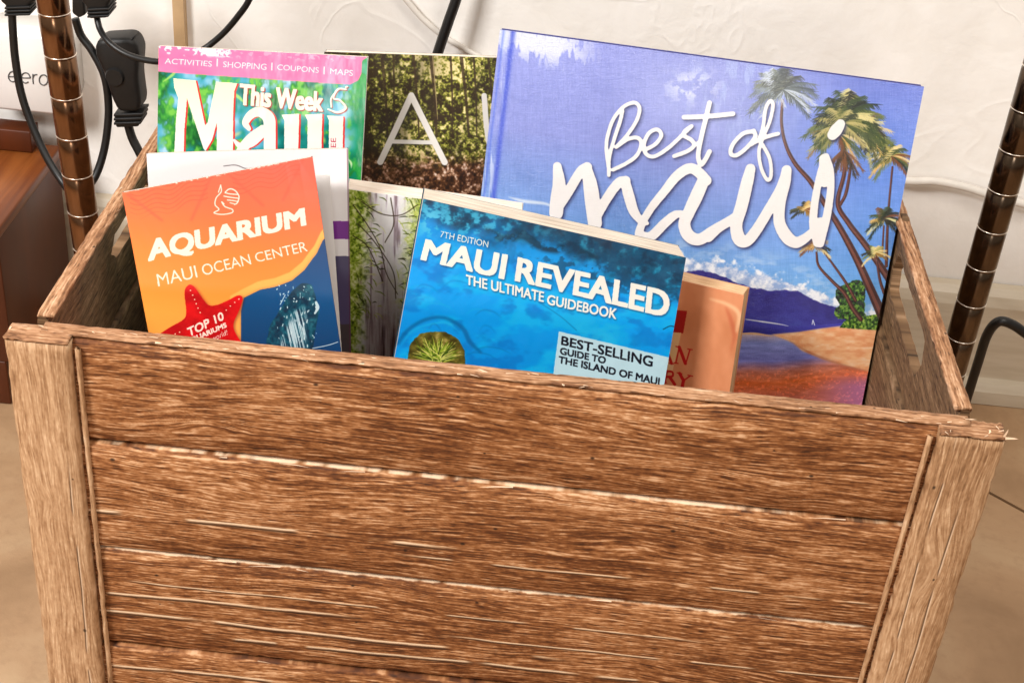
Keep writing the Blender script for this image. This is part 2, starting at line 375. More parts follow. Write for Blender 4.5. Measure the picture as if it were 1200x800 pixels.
# ------------------------------------------------------------------ shelf poles
def pole(px, py, y, r, label, z1=.62, sides=40, groove=0, pm=None, k=0., zc_=.28):
    c = unp((px, py), 1, y)
    o = empty('shelf_pole', (c[0]-k*zc_, y, 0), label, 'pole', 'grooved metal shelf poles')
    bm = bmesh.new(); prof = [(r*.98, .0)]; gz = groove
    while gz < z1-.01:
        prof += [(r, gz-.0011), (r*.945, gz-.0004), (r*.945, gz+.0004), (r, gz+.0011)]; gz += .0254
    prof = [p for p in prof if p[1] >= 0]+[(r, z1)]
    rings = [[bm.verts.new((c[0]+k*(z-zc_)+a*math.cos(2*math.pi*j/sides), y+a*math.sin(2*math.pi*j/sides), z)) for j in range(sides)] for a, z in prof]
    for A, B in zip(rings, rings[1:]):
        for j in range(sides): bm.faces.new((A[j], A[(j+1) % sides], B[(j+1) % sides], B[j]))
    bm.faces.new(rings[0]); bm.faces.new(rings[-1])
    frombm('tube', bm, pm or M_POLE, o, True)
    z = groove; n = 24
    while z < z1-.01:
        if z > .005:
            vs, fs = [], []
            for j in range(n):
                for (dr, dz) in ((.0001, -.0003), (.0003, 0), (.0001, .0003), (-.0008, 0)):
                    vs.append((c[0]+k*(z-zc_)+(r+dr)*math.cos(2*math.pi*j/n), y+(r+dr)*math.sin(2*math.pi*j/n), z+.0012+dz))
            for j in range(n):
                for q in range(4): fs.append((j*4+q, ((j+1) % n)*4+q, ((j+1) % n)*4+(q+1) % 4, j*4+(q+1) % 4))
            mesh('groove_ring', vs, fs, M_RING, o, True)
        z += .0254
    # levelling foot
    bm = bmesh.new(); bmesh.ops.create_cone(bm, cap_ends=True, segments=24, radius1=.016, radius2=.010, depth=.012, matrix=Matrix.Translation((c[0]-k*zc_, y, .0065)))
    frombm('levelling_foot', bm, M_BLACKP, o)
    return o
pole(81.5, 140, .235, .0090, 'coppery grooved metal pole rising beside the crate\'s left side in front of the cabinet', groove=unp((88, 168), 1, .2262)[2] % .0254, k=-.048, zc_=unp((81.5, 140), 1, .235)[2])
pole(1150, 312, .235, .0088, 'dark shiny grooved metal pole standing behind the crate\'s right corner', groove=unp((1156, 320), 1, .2274)[2] % .0254, pm=M_POLE2)

# ------------------------------------------------------------------ cables and plugs
def cable(name, pts, r, mat, label, cat='cable', parent=None, group=None, flat=1.):
    P = [unp(p[:2], 1, p[2]) if len(p) == 3 else np.array(p[:3]) for p in pts]
    o = tube(name, P, r, mat, parent, flat=flat)
    if label: tag(o, label, cat, group)
    return o
def chamfer_prism(name, pix, y0, y1, mat, parent, bev=.002):
    bm = bmesh.new()
    A = [unp(p, 1, y0) for p in pix]; f = [bm.verts.new(tuple(a)) for a in A]; b = [bm.verts.new((a[0], y1, a[2])) for a in A]
    bm.faces.new(f); bm.faces.new(b)
    for k in range(len(A)): bm.faces.new((f[k], f[(k+1) % len(A)], b[(k+1) % len(A)], b[k]))
    bmesh.ops.recalc_face_normals(bm, faces=bm.faces)
    bmesh.ops.bevel(bm, geom=bm.edges[:], offset=bev, segments=3, affect='EDGES', profile=.5)
    return frombm(name, bm, mat, parent, True)
# left plug and its cable that hangs down past the router
pl = empty('power_plug', tuple(unp((20, 8), 1, .37)), 'black power plug at the top left corner, its cable hanging in front of the router', 'plug')
chamfer_prism('plug_body', [(-4, -40), (44, -40), (40, 3), (34, 6), (33, 17), (7, 18), (6, 7), (0, 3)], .350, .366, M_BLACKP, pl)
for k in range(3): chamfer_prism('strain_relief_ridge', [(5, 9+k*4), (35, 8+k*4), (35, 10.5+k*4), (5, 11.5+k*4)], .3485, .367, M_BLACKP, pl, .0004)
cable('cord', [(14, 12, .357), (15, 35, .356), (18, 70, .355), (25, 110, .352), (38, 148, .348), (55, 185, .342), (72, 212, .336), (84, 228, .328)], .0024, M_BLACK, None, parent=pl, flat=1.15)
# plug behind the pole with the cord that loops to the magazine
p2 = empty('power_plug', tuple(unp((112, 8), 1, .37)), 'black power plug right of the coppery pole, its cord looping behind the magazine', 'plug')
chamfer_prism('plug_body', [(92, -40), (134, -40), (130, 2), (126, 6), (126, 22), (103, 23), (100, 7), (95, 3)], .350, .366, M_BLACKP, p2)
for k in range(3): chamfer_prism('strain_relief_ridge', [(102, 11+k*4), (127, 10+k*4), (127, 12.5+k*4), (102, 13.5+k*4)], .3485, .367, M_BLACKP, p2, .0004)
cable('cord', [(113, 18, .357), (117, 34, .352), (126, 48, .345), (141, 60, .341), (160, 68, .340), (186, 72.5, .342), (214, 70, .350), (240, 57, .358), (262, 39, .360), (280, 18, .360), (292, 0, .360), (303, -30, .360)], .0021, M_BLACK, None, parent=p2)
chamfer_prism('plug_prong_block', [(84, -10), (97, -10), (100, 18), (92, 22), (84, 16)], .372, .384, M_BLACKP, p2, .0015)
# big extension connector
p3 = empty('extension_connector', tuple(unp((137, 100), 1, .38)), 'large black extension connector with round button hanging between the pole and the magazine', 'connector')
chamfer_prism('housing', [(110, 54), (116, 47), (150, 45), (158, 50), (163, 62), (161, 92), (165, 122), (163, 132), (138, 132), (131, 118), (121, 88), (111, 66)], .372, .392, M_BLACKP, p3, .0035)
chamfer_prism('collar', [(133, 133.5), (166, 133), (162, 149), (136, 150)], .375, .389, M_BLACKP, p3, .0012)
for k in range(3): chamfer_prism('collar_ridge', [(133, 134+k*5), (167-k, 133+k*5), (167-k, 136+k*5), (133, 137+k*5)], .3735, .3905, M_BLACKP, p3, .0006)
bc = unp((134, 91), 1, .371)
bm = bmesh.new(); bmesh.ops.create_cone(bm, cap_ends=True, segments=32, radius1=.0068, radius2=.0058, depth=.0022, matrix=Matrix.Translation(tuple(bc))@Matrix.Rotation(math.pi/2, 4, 'X'))
frombm('round_button', bm, M_BLACKP, p3)
cable('lead', [(150, 146, .382), (155, 162, .381), (163, 178, .379), (174, 200, .376), (188, 226, .372)], .0031, M_BLACK, None, parent=p3)
cable('lead', [(88, 22, .386), (95, 42, .386), (108, 60, .384), (122, 88, .381), (127, 120, .379), (126, 150, .376), (121, 180, .372), (112, 206, .366), (98, 226, .358)], .0028, M_BLACK, None, parent=p3)
cable('black_cable', [(545, -40, .44), (535, -2, .438), (524, 30, .436), (512, 66, .434), (500, 110, .432)], .0047, M_BLACK, 'thick straight black cable crossing the white wall above the forest booklet', flat=.8)
cable('white_cable', [(455, -25, .455), (475, -1, .455), (497, 24, .455), (525, 46, .455), (560, 66, .455), (600, 85, .455)], .0021, M_WHITEC, 'thin white cable running down the wall behind the thick black cable')
cable('white_cable', [(1020, 204, .452), (1064, 212, .451), (1095, 212.5, .451), (1130, 219, .451), (1165, 230, .450), (1215, 243, .450)], .0031, M_WHITEC, 'white cable running sideways along the wall behind the right pole')
cable('black_cable', [(1132, 470, .40), (1146, 425, .385), (1157, 392, .375), (1170, 377, .37), (1186, 380, .37), (1204, 392, .37), (1225, 405, .37)], .0036, M_BLACK, 'black cable bending out from behind the right pole near the floor')
tag(box('wall_trim_strip', (unp((203, 30), 1, .452)[0], .452, .099), (unp((216, 30), 1, .452)[0], .4605, .60), plain('tan_strip', (190, 158, 118), .6)), 'narrow tan vertical trim strip on the white wall above the pink magazine', 'trim')

# ------------------------------------------------------------------ crate
CR = empty('wooden_crate', (0, .15, 0), 'weathered brown wooden crate with pale corner posts, full of books', 'crate')
def plank(name, L, H, T, mat4, mat, seed, amp=.0009, step=.004, taper=0.):
    """rough sawn board, grain along local x, centred in y,z; worn arrises"""
    r = np.random.RandomState(seed); n = max(4, int(L/step))
    prof = []; nz = max(3, int(H/.012)); e = min(.0016, T*.25)
    for k in range(nz+1): prof.append((-T/2, -H/2+e+(H-2*e)*k/nz))
    prof.append((-T/2+e, H/2)); prof.append((T/2-e, H/2))
    for k in range(nz+1): prof.append((T/2, H/2-e-(H-2*e)*k/nz))
    prof.append((T/2-e, -H/2)); prof.append((-T/2+e, -H/2))
    m = len(prof); P = np.array(prof)
    lowf = spline(r.randn(int(n/5)+4, 2)*amp*.5, 5)[:n+1]
    chip = r.rand(n+1, m)**6*amp*2.2
    vs = []
    for i in range(n+1):
        x = -L/2+L*i/n
        for k, (a, b) in enumerate(prof):
            ed = 1. if abs(b) > H/2-e*1.5 else .18
            s = 1-chip[i, k]*ed/max(H/2, .004)
            vs.append((x+(r.randn()*amp*.8 if i in (0, n) else 0), a+(r.randn()*amp*.16+lowf[i, 0]*.3)*(1 if ed < 1 else 1.2)-(math.copysign(chip[i, k]*.5, a) if ed == 1 else 0), b*s+lowf[i, 1]*.35*ed+taper*0))
    fs = []
    for i in range(n):
        for k in range(m): fs.append((i*m+k, i*m+(k+1) % m, (i+1)*m+(k+1) % m, (i+1)*m+k))
    fs.append(tuple(range(m))[::-1]); fs.append(tuple(n*m+k for k in range(m)))
    me = bpy.data.meshes.new(name); me.from_pydata(vs, [], fs); me.update()
    me.materials.append(mat)
    me.polygons.foreach_set('use_smooth', [True]*len(me.polygons))
    o = bpy.data.objects.new(name, me); COL.objects.link(o); o.parent = CR
    o.matrix_parent_inverse = Matrix.Translation(CR.location).inverted(); o.matrix_basis = mat4
    return o
def T(x, y, z): return Matrix.Translation((x, y, z))
XW = .225
TOP = .270
fz = [(.2110, TOP-.001), (.1435, .2100), (.0760, .1425), (.0120, .0750)]
for i, (a, b) in enumerate(fz):
    wv = .4146
    plank('front_plank', wv, b-a, .010, T(.0, .0125+(.0004, -.0005, .0006, -.0003)[i], (a+b)/2)@Matrix.Rotation(math.radians((.8, 1.0, .9, 1.1)[i]), 4, 'X'), W_FRONTS[i], 20+i, .00028)
    plank('back_plank', .448, b-a, .010, T(0, .2925, (a+b)/2), W_SIDE, 40+i, .0007, .008)
RY = Matrix.Rotation(math.pi/2, 4, 'Y')
# corner posts on the front (pale), grain vertical
for s, lab in ((-1, None), (1, None)):
    xc = s*.2155
    plank('corner_post', .268, .0300, .0135, T(xc, .0085, .1345)@RY, W_POSTS[(s+1)//2], 60+s, .0004)
    plank('corner_batten', .262, .0024, .0030, T(s*.1976, .0062, .134)@RY, W_POST, 64+s, .0005)
    plank('back_post', .268, .030, .010, T(s*.2140, .3035, .135)@RY, W_POST, 70+s, .0007, .01)
# sides: boards run in depth; the top board carries the hand hole
RZ = Matrix.Rotation(math.pi/2, 4, 'Z')
for s in (-1, 1):
    xs = -.2180 if s < 0 else .2143
    for i, (a, b) in enumerate(fz[2:]): plank('side_plank', .262, b-a, .0080, T(xs, .1535, (a+b)/2)@RZ, W_SIDE, 80+i+s*5, .0008, .006)
    a, b = fz[1]
    plank('side_plank', .262, b-a, .0080, T(xs, .1535, (a+b)/2)@RZ, W_SIDE, 90+s, .0008, .006)
    # top board made of a closed outline with a hand hole
    y0, y1, z0, z1 = .0225, .2845, .2115, TOP
    hy0, hy1, hz0, hz1 = (.122, .197, .2425, .2572) if s < 0 else (.100, .197, .2325, .2572)
    g_ = bmesh.new(); xo, xi = (xs-.004, xs+.0014) if s < 0 else (xs-.0014, xs+.004)
    N = 56; ys = np.linspace(y0, y1, N); rr = np.random.RandomState(5+s)
    zt = z1+spline(rr.randn(16, 1)*.0006, 4)[:N, 0]+rr.randn(N)*.00035-rr.rand(N)**8*.0022
    def hole(y):
        if not hy0 < y < hy1: return None
        r_ = .007; d = min(y-hy0, hy1-y); q = 0 if d > r_ else r_-math.sqrt(max(0, r_*r_-(r_-d)**2))
        q = min(q, (hz1-hz0)/2-.0004); return hz0+q, hz1-q
    cols = []
    for k, y in enumerate(ys):
        h = hole(y); row = [z0, z0+.003] + (list(h) if h else [(hz0+hz1)/2, (hz0+hz1)/2]) + [zt[k]-.003, zt[k]]
        cols.append((h is not None, [(g_.verts.new((xo+(.0008 if q == 5 else 0)+rr.randn()*.00015, y, z)), g_.verts.new((xi-(.0008 if q == 5 else 0)+rr.randn()*.00015, y, z))) for q, z in enumerate(row)]))
    for (ha, A), (hb, B) in zip(cols, cols[1:]):
        for q in range(5):
            if q == 2 and (ha or hb):
                if ha and hb: pass
            if q != 2 or not (ha or hb):
                try:
                    g_.faces.new((A[q][0], B[q][0], B[q+1][0], A[q+1][0])); g_.faces.new((A[q][1], A[q+1][1], B[q+1][1], B[q][1]))
                except Exception: pass
        g_.faces.new((A[0][0], A[0][1], B[0][1], B[0][0])); g_.faces.new((A[5][0], B[5][0], B[5][1], A[5][1]))
        if ha or hb:
            g_.faces.new((A[2][0], A[2][1], B[2][1], B[2][0])); g_.faces.new((A[3][0], B[3][0], B[3][1], A[3][1]))
    for _, A in (cols[0], cols[-1]):
        for q in range(5): g_.faces.new((A[q][0], A[q][1], A[q+1][1], A[q+1][0]))
    bmesh.ops.remove_doubles(g_, verts=g_.verts, dist=1e-7)
    bmesh.ops.recalc_face_normals(g_, faces=g_.faces)
    rot = RZ.inverted()@T(0, -.1535, 0)
    me = bpy.data.meshes.new('side_plank')
    bmesh.ops.transform(g_, matrix=(T(xs, .1535, .24)@RZ).inverted(), verts=g_.verts)
    g_.to_mesh(me); g_.free(); me.materials.append(W_SIDE)
    o = bpy.data.objects.new('side_plank', me); COL.objects.link(o); o.parent = CR
    o.matrix_parent_inverse = Matrix.Translation(CR.location).inverted(); o.matrix_basis = T(xs, .1535, .24)@RZ
    plank('rim_strip', .262, .0084, .0022, T(xs, .1535, TOP+.0003)@RZ@Matrix.Rotation(math.pi/2, 4, 'X'), W_RIM, 100+s, .0004, .004)
plank('rim_strip', .4300, .0085, .0016, T(0, .0125, TOP+.0006)@Matrix.Rotation(math.pi/2, 4, 'X'), W_RIM, 107, .0004, .004)
for s in (-1, 1): plank('rim_strip', .0296, .0130, .0016, T(s*.2155, .0083, TOP-.0002)@Matrix.Rotation(math.pi/2, 4, 'X'), W_RIM, 110+s, .0006, .002)
box('base_board', (-.2180, .0185, .072), (.2180, .2870, .084), W_SIDE, CR, .001)
# splinters along the rim: loose raw fibres
sp = bmesh.new()
def splinter(c, d, L, w):
    c = Vector(c); d = Vector(d).normalized(); a = d.cross(Vector((rs.randn(), rs.randn(), rs.randn()))).normalized()*w; b = d.cross(a).normalized()*w*.7
    ring0 = [sp.verts.new(c+a), sp.verts.new(c+b), sp.verts.new(c-a-b)]
    mid = c+d*L*.6; ring1 = [sp.verts.new(mid+a*.7), sp.verts.new(mid+b*.7), sp.verts.new(mid-(a+b)*.7)]
    tip = sp.verts.new(c+d*L+Vector((rs.randn()*L*.04, 0, -L*.04)))
    for k in range(3):
        sp.faces.new((ring0[k], ring0[(k+1) % 3], ring1[(k+1) % 3], ring1[k])); sp.faces.new((ring1[k], ring1[(k+1) % 3], tip))
    sp.faces.new(ring0[::-1])
for k in range(150):
    x = rs.uniform(-.215, .215); splinter((x, .0085+rs.uniform(-.0008, .006), TOP+.0012), (rs.choice([-1, 1]), rs.randn()*.25, rs.uniform(-.05, .12)), rs.uniform(.0015, .006), rs.uniform(.00012, .0004))
for k in range(5):
    s = rs.choice([-1, 1]); splinter(((-.218 if s < 0 else .2143)+rs.uniform(-.004, .004), rs.uniform(.02, .26), TOP+.0012), (rs.randn()*.5-s*.6, rs.choice([-1, 1]), rs.uniform(-.1, .2)), rs.uniform(.0015, .0055), rs.uniform(.0002, .0005))
for k in range(9):
    s = rs.choice([-1, 1]); splinter((s*rs.uniform(.2, .231), .0005+rs.uniform(0, .012), TOP+.001), (rs.randn(), -abs(rs.randn())*.6, rs.uniform(-.5, .3)), rs.uniform(.0015, .004), rs.uniform(.0002, .0005))
for z in (.2105, .143, .0755):
    for k in range(7):
        x = rs.uniform(-.2, .2); splinter((x, .0068, z+rs.uniform(-.0008, .0008)), (rs.choice([-1, 1]), rs.uniform(-.12, .02), rs.randn()*.03), rs.uniform(.004, .018), rs.uniform(.00015, .0004))
for (x, y, d, L) in ((.2295, .002, (1, -.3, .3), .006), (.2290, .003, (.3, .1, 1), .0045)): splinter((x, y, TOP+.001), d, L, .0006)
so = frombm('rim_splinters', sp, plain('raw_splinter', (226, 196, 166), .7, .3), CR); so['kind'] = 'stuff'

# ------------------------------------------------------------------ cover art: numpy painter working in the cover's own plane
def blur(m, r):
    r = int(round(r))
    if r < 1: return m
    for _ in range(2):
        for ax in (0, 1):
            c = np.cumsum(np.concatenate([np.repeat(np.take(m, [0], ax), r+1, ax), m, np.repeat(np.take(m, [-1], ax), r, ax)], ax), ax)
            n = m.shape[ax]
            m = (np.take(c, range(2*r+1, 2*r+1+n), ax)-np.take(c, range(0, n), ax))/(2*r+1)
    return m
def shift(m, dx, dy):
    return np.roll(np.roll(m, int(round(dx)), 1), int(round(dy)), 0)
class Art:
    """texture over a cover; q = 4 world corners TL,TR,BR,BL. Marks are given by where the photograph shows them."""
    def __init__(s, q, scale=2.6, vmax=1.0):
        s.q = [np.array(c) for c in q]
        pw = np.linalg.norm(s.q[1]-s.q[0]); ph = np.linalg.norm(s.q[3]-s.q[0])*vmax
        s.k = scale*2250; s.W = int(pw*s.k); s.H = int(ph*s.k); s.vmax = vmax
        u = (np.arange(s.W)+.5)/s.W; v = (np.arange(s.H)+.5)/s.H*vmax
        U, V = np.meshgrid(u, v); P = (s.q[0][None, None]*((1-U)*(1-V))[..., None]+s.q[1][None, None]*(U*(1-V))[..., None]
                                      +s.q[2][None, None]*(U*V)[..., None]+s.q[3][None, None]*((1-U)*V)[..., None])
        s.X, s.Y = prj(P); s.X = s.X.astype(np.float32); s.Y = s.Y.astype(np.float32); s.c = np.zeros((s.H, s.W, 3), np.float32)
        p_ = np.array([s.X[s.H//4, s.W//2], s.Y[s.H//4, s.W//2]]); s.sc = abs(s.at(p_+[6, 0])-s.at(p_-[6, 0]))[0]/12
    def at(s, p):   # photo point -> texel coordinates (solve on the cover plane)
        n_ = np.cross(s.q[1]-s.q[0], s.q[3]-s.q[0]); w = hit(p, s.q[0], n_)-s.q[0]
        e1 = s.q[1]-s.q[0]; e2 = s.q[3]-s.q[0]
        A = np.array([[e1@e1, e1@e2], [e1@e2, e2@e2]]); a, b = np.linalg.solve(A, [w@e1, w@e2])
        return np.array([a*s.W, b/s.vmax*s.H])
    def fill(s, col, m=None):
        col = np.array(col, float) if not isinstance(col, np.ndarray) else col
        if m is None: s.c[:] = col; return
        r = np.flatnonzero(m.max(1) > 0)
        if not len(r): return
        c = np.flatnonzero(m[r[0]:r[-1]+1].max(0) > 0); w = np.s_[r[0]:r[-1]+1, c[0]:c[-1]+1]
        mm = m[w][..., None]; s.c[w] = s.c[w]*(1-mm)+(col if col.ndim == 1 else col[w])*mm
    def ramp(s, t, stops):
        ks = [k for k, _ in stops]
        return np.stack([np.interp(t, ks, [c[i] for _, c in stops]) for i in range(3)], -1)
    def polyt(s, T_, m=None):
        m = np.zeros((s.H, s.W), np.float32) if m is None else m
        T_ = np.array(T_); x0, y0 = np.maximum(np.floor(T_.min(0)).astype(int)-1, 0); x1, y1 = np.ceil(T_.max(0)).astype(int)+2
        x1 = min(x1, s.W); y1 = min(y1, s.H)
        if x1 <= x0 or y1 <= y0: return m
        xx, yy = np.meshgrid(np.arange(x0, x1)+.5, np.arange(y0, y1)+.5); ins = np.zeros(xx.shape, bool)
        for (ax, ay), (bx, by) in zip(T_, np.roll(T_, -1, 0)):
            if ay == by: continue
            ins ^= ((ay > yy) != (by > yy)) & (xx < (bx-ax)*(yy-ay)/(by-ay)+ax)
        m[y0:y1, x0:x1] = np.maximum(m[y0:y1, x0:x1], ins); return m
    def poly(s, pts, m=None): return s.polyt([s.at(p) for p in pts], m)
    def stroke(s, pts, w, m=None, n=8, sm=True):
        """pts photo px, w width(s) in photo px"""
        m = np.zeros((s.H, s.W), np.float32) if m is None else m
        w = [w]*len(pts) if np.isscalar(w) else w
        T_ = np.array([[*s.at(p), ww*s.sc*.5] for p, ww in zip(pts, w)])
        if sm and len(pts) > 2: T_ = spline(T_, n)
        for (ax, ay, ar), (bx, by, br) in zip(T_, T_[1:]):
            r = max(ar, br)+1.5
            x0 = max(int(min(ax, bx)-r), 0); x1 = min(int(max(ax, bx)+r)+1, s.W); y0 = max(int(min(ay, by)-r), 0); y1 = min(int(max(ay, by)+r)+1, s.H)
            if x1 <= x0 or y1 <= y0: continue
            xx, yy = np.meshgrid(np.arange(x0, x1)+.5, np.arange(y0, y1)+.5)
            dx, dy = bx-ax, by-ay; L = dx*dx+dy*dy+1e-9; t = np.clip(((xx-ax)*dx+(yy-ay)*dy)/L, 0, 1)
            d = np.hypot(xx-ax-t*dx, yy-ay-t*dy)-(ar+(br-ar)*t)
            m[y0:y1, x0:x1] = np.maximum(m[y0:y1, x0:x1], np.clip(.5-d, 0, 1))
        return m
    def text(s, body, quad, off=0., m=None, shear=0):
        """body set in the built-in font, stretched onto a quad TL,TR,BR,BL of photo px"""
        m = np.zeros((s.H, s.W), np.float32) if m is None else m
        m0 = np.zeros((s.H, s.W), np.float32)
        cu = bpy.data.curves.new('lettering', 'FONT'); cu.body = body; cu.resolution_u = 4
        ob = bpy.data.objects.new('lettering', cu); me = ob.to_mesh()
        co = np.zeros(len(me.vertices)*3); me.vertices.foreach_get('co', co); co = co.reshape(-1, 3)[:, :2]
        me.calc_loop_triangles(); tr = np.zeros(len(me.loop_triangles)*3, int); me.loop_triangles.foreach_get('vertices', tr); tr = tr.reshape(-1, 3)
        lo, hi = co.min(0), co.max(0); t = (co-lo)/(hi-lo)
        q = [s.at(p) for p in quad]; ri = off*1.1*np.linalg.norm(q[3]-q[0]); eu = nrm(q[1]-q[0])*ri; ev = nrm(q[3]-q[0])*ri
        q = [q[0]+eu+ev, q[1]-eu+ev, q[2]-eu-ev, q[3]+eu-ev]; u = t[:, 0:1]; v = 1-t[:, 1:2]
        P = q[0]*(1-u)*(1-v)+q[1]*u*(1-v)+q[2]*u*v+q[3]*(1-u)*v
        for a, b, c in tr:
            A, B, C_ = P[a], P[b], P[c]
            x0, y0 = np.floor(np.minimum(np.minimum(A, B), C_)).astype(int); x1, y1 = np.ceil(np.maximum(np.maximum(A, B), C_)).astype(int)+1
            x0 = max(x0, 0); y0 = max(y0, 0); x1 = min(x1, s.W); y1 = min(y1, s.H)
            if x1 <= x0 or y1 <= y0: continue
            xx, yy = np.meshgrid(np.arange(x0, x1)+.5, np.arange(y0, y1)+.5)
            def e(p, r_): return (r_[0]-p[0])*(yy-p[1])-(r_[1]-p[1])*(xx-p[0])
            e0, e1, e2 = e(A, B), e(B, C_), e(C_, A)
            ins = ((e0 >= -1e-6) & (e1 >= -1e-6) & (e2 >= -1e-6)) | ((e0 <= 1e-6) & (e1 <= 1e-6) & (e2 <= 1e-6))
            m0[y0:y1, x0:x1] = np.maximum(m0[y0:y1, x0:x1], ins)
        ob.to_mesh_clear(); bpy.data.objects.remove(ob); bpy.data.curves.remove(cu)
        h_ = np.linalg.norm(q[3]-q[0]); rad = off*1.1*h_; Q = np.array(q)
        pad = int(rad)+3; x0, y0 = np.maximum(Q.min(0).astype(int)-pad, 0); x1, y1 = Q.max(0).astype(int)+pad
        w = np.s_[y0:y1, x0:x1]; b = m0[w].copy()
        if b.size:
            acc = b.copy()
            for kx in (-1, -.5, 0, .5, 1):
                for ky in (-1, -.5, 0, .5, 1): acc = np.maximum(acc, shift(b, rad*kx, rad*ky*.8))
            m[w] = np.maximum(m[w], acc)
        return m
    def material(s, name, rough=.35, spec=.5, coat=0., linen=0., bump=0., sat=1.2, lev=.93):
        mn = s.c.mean(2, keepdims=True); s.c = np.clip((mn+(s.c-mn)*sat)*lev, 0, 255)
        img = bpy.data.images.new(name, s.W, s.H); a = np.ones((s.H, s.W, 4), np.float32)
        a[..., :3] = np.clip(s.c[::-1]/255., 0, 1); img.pixels.foreach_set(a.ravel()); img.pack()
        g_ = NT(name, rough, spec); t = g_.n('ShaderNodeTexImage'); t.image = img; t.interpolation = 'Cubic'; t.extension = 'EXTEND'
        g_.color(t.outputs['Color'])
        if coat: g_.b.inputs['Coat Weight'].default_value = coat; g_.b.inputs['Coat Roughness'].default_value = .12
        if linen:
            a_ = g_.noise(g_.coords((900, 60, 1), False, 'UV'), 1, 2); b_ = g_.noise(g_.coords((60, 700, 1), False, 'UV'), 1, 2); c_ = g_.noise(g_.coords((14, 10, 1), False, 'UV'), 1, 3)
            g_.bump(g_.math('ADD', g_.math('ADD', a_, b_), g_.math('MULTIPLY', c_, bump)), .0005, linen)
        elif bump:
            g_.bump(g_.noise(g_.coords((7, 7, 1), False, 'UV'), 1, 3), .004, bump)
        return g_.m

# ------------------------------------------------------------------ books
def frame(y0, lean, yaw, xm):
    th, ps = math.radians(lean), math.radians(yaw)
    u = np.array([math.cos(ps), math.sin(ps), 0]); bk = np.array([-math.sin(ps), math.cos(ps), 0])
    v = math.cos(th)*np.array([0, 0, 1.])+math.sin(th)*bk
    return np.array([xm, y0, TOP]), np.cross(v, u)   # point, outward normal towards the back is -this
def cover_quad(tl, tr, leftlow, rightlow, y0, lean, yaw, z_end=.088, zR=None):
    xm = (unp(tl, 2, .3)[0]+unp(tr, 2, .3)[0])/2
    P0, nn = frame(y0, lean, yaw, xm)
    A, B = hit(tl, P0, nn), hit(tr, P0, nn)
    C_, D = hit(rightlow, P0, nn), hit(leftlow, P0, nn)
    e = nrm(B-A); dn = -nrm(np.cross(np.cross(e, nn), e)*1.0) if False else None
    dl, dr = nrm(D-A), nrm(C_-B); d = nrm(dl+dr)
    L = min((A[2]-z_end)/-dl[2], (B[2]-z_end)/-dr[2])
    n_ = nrm(np.cross(B-A, D-A)); n_ = n_ if n_[1] > 0 else -n_      # into the book, away from the reader
    return [A, B, B+dr*L, A+dl*L], n_
def slab(name, q, n_, t0, t1, mat, parent, inset=(0, 0, 0, 0), nu=14, nv=14, curl=0., seed=0, uvside=True, wav=0., rnd=0.):
    """closed sheet/block between offsets t0..t1 behind the cover plane; inset = left,right,top,bottom metres"""
    A, B, C_, D = q; W = np.linalg.norm(B-A); H = np.linalg.norm(D-A)
    r = np.random.RandomState(seed); ph = r.rand(4)*6
    def P(u, v, t):
        uu = inset[0]/W+u*(1-(inset[0]+inset[1])/W); vv = inset[2]/H+v*(1-(inset[2]+inset[3])/H)
        p = A*(1-uu)*(1-vv)+B*uu*(1-vv)+C_*uu*vv+D*(1-uu)*vv
        w = wav*(math.sin(uu*5+ph[0])*math.sin(vv*4+ph[1])) + curl*(max(0, abs(uu-.5)*2-.6)/.4)**2*(1-vv)
        return p+n_*(t+w)
    us = np.linspace(0, 1, nu+1); vs_ = np.linspace(0, 1, nv+1)
    me_v, uv = [], []
    def c(u, v, t, uvc): me_v.append(P(u, v, t)); uv.append(uvc); return len(me_v)-1
    fr = [[c(u, v, t0, (u, 1-v)) for u in us] for v in vs_]; bk = [[c(u, v, t1, (u, 1-v)) for u in us] for v in vs_]
    fs = []; mi = []
    for i in range(nv):
        for j in range(nu):
            fs.append((fr[i][j], fr[i+1][j], fr[i+1][j+1], fr[i][j+1])); mi.append(0)
            fs.append((bk[i][j], bk[i][j+1], bk[i+1][j+1], bk[i+1][j])); mi.append(1)
    def side(seq):
        for (a, b) in zip(seq, seq[1:]):
            i0 = c(*a, t0, (a[0]+a[1], 0)); i1 = c(*b, t0, (b[0]+b[1], 0)); i2 = c(*b, t1, (b[0]+b[1], 1)); i3 = c(*a, t1, (a[0]+a[1], 1))
            fs.append((i0, i1, i2, i3)); mi.append(1)
    side([(u, 0) for u in us]); side([(1, v) for v in vs_]); side([(u, 1) for u in us[::-1]]); side([(0, v) for v in vs_[::-1]])
    me = bpy.data.meshes.new(name); me.from_pydata([tuple(p) for p in me_v], [], fs); me.update()
    ms = mat if isinstance(mat, (list, tuple)) else (mat, mat)
    for m_ in ms: me.materials.append(m_)
    me.polygons.foreach_set('material_index', mi)
    ul = me.uv_layers.new(name='UVMap')
    li = np.zeros(len(me.loops), int); me.loops.foreach_get('vertex_index', li)
    ul.data.foreach_set('uv', np.array(uv, float)[li].ravel())
    o = link(name, me, None, parent); return o
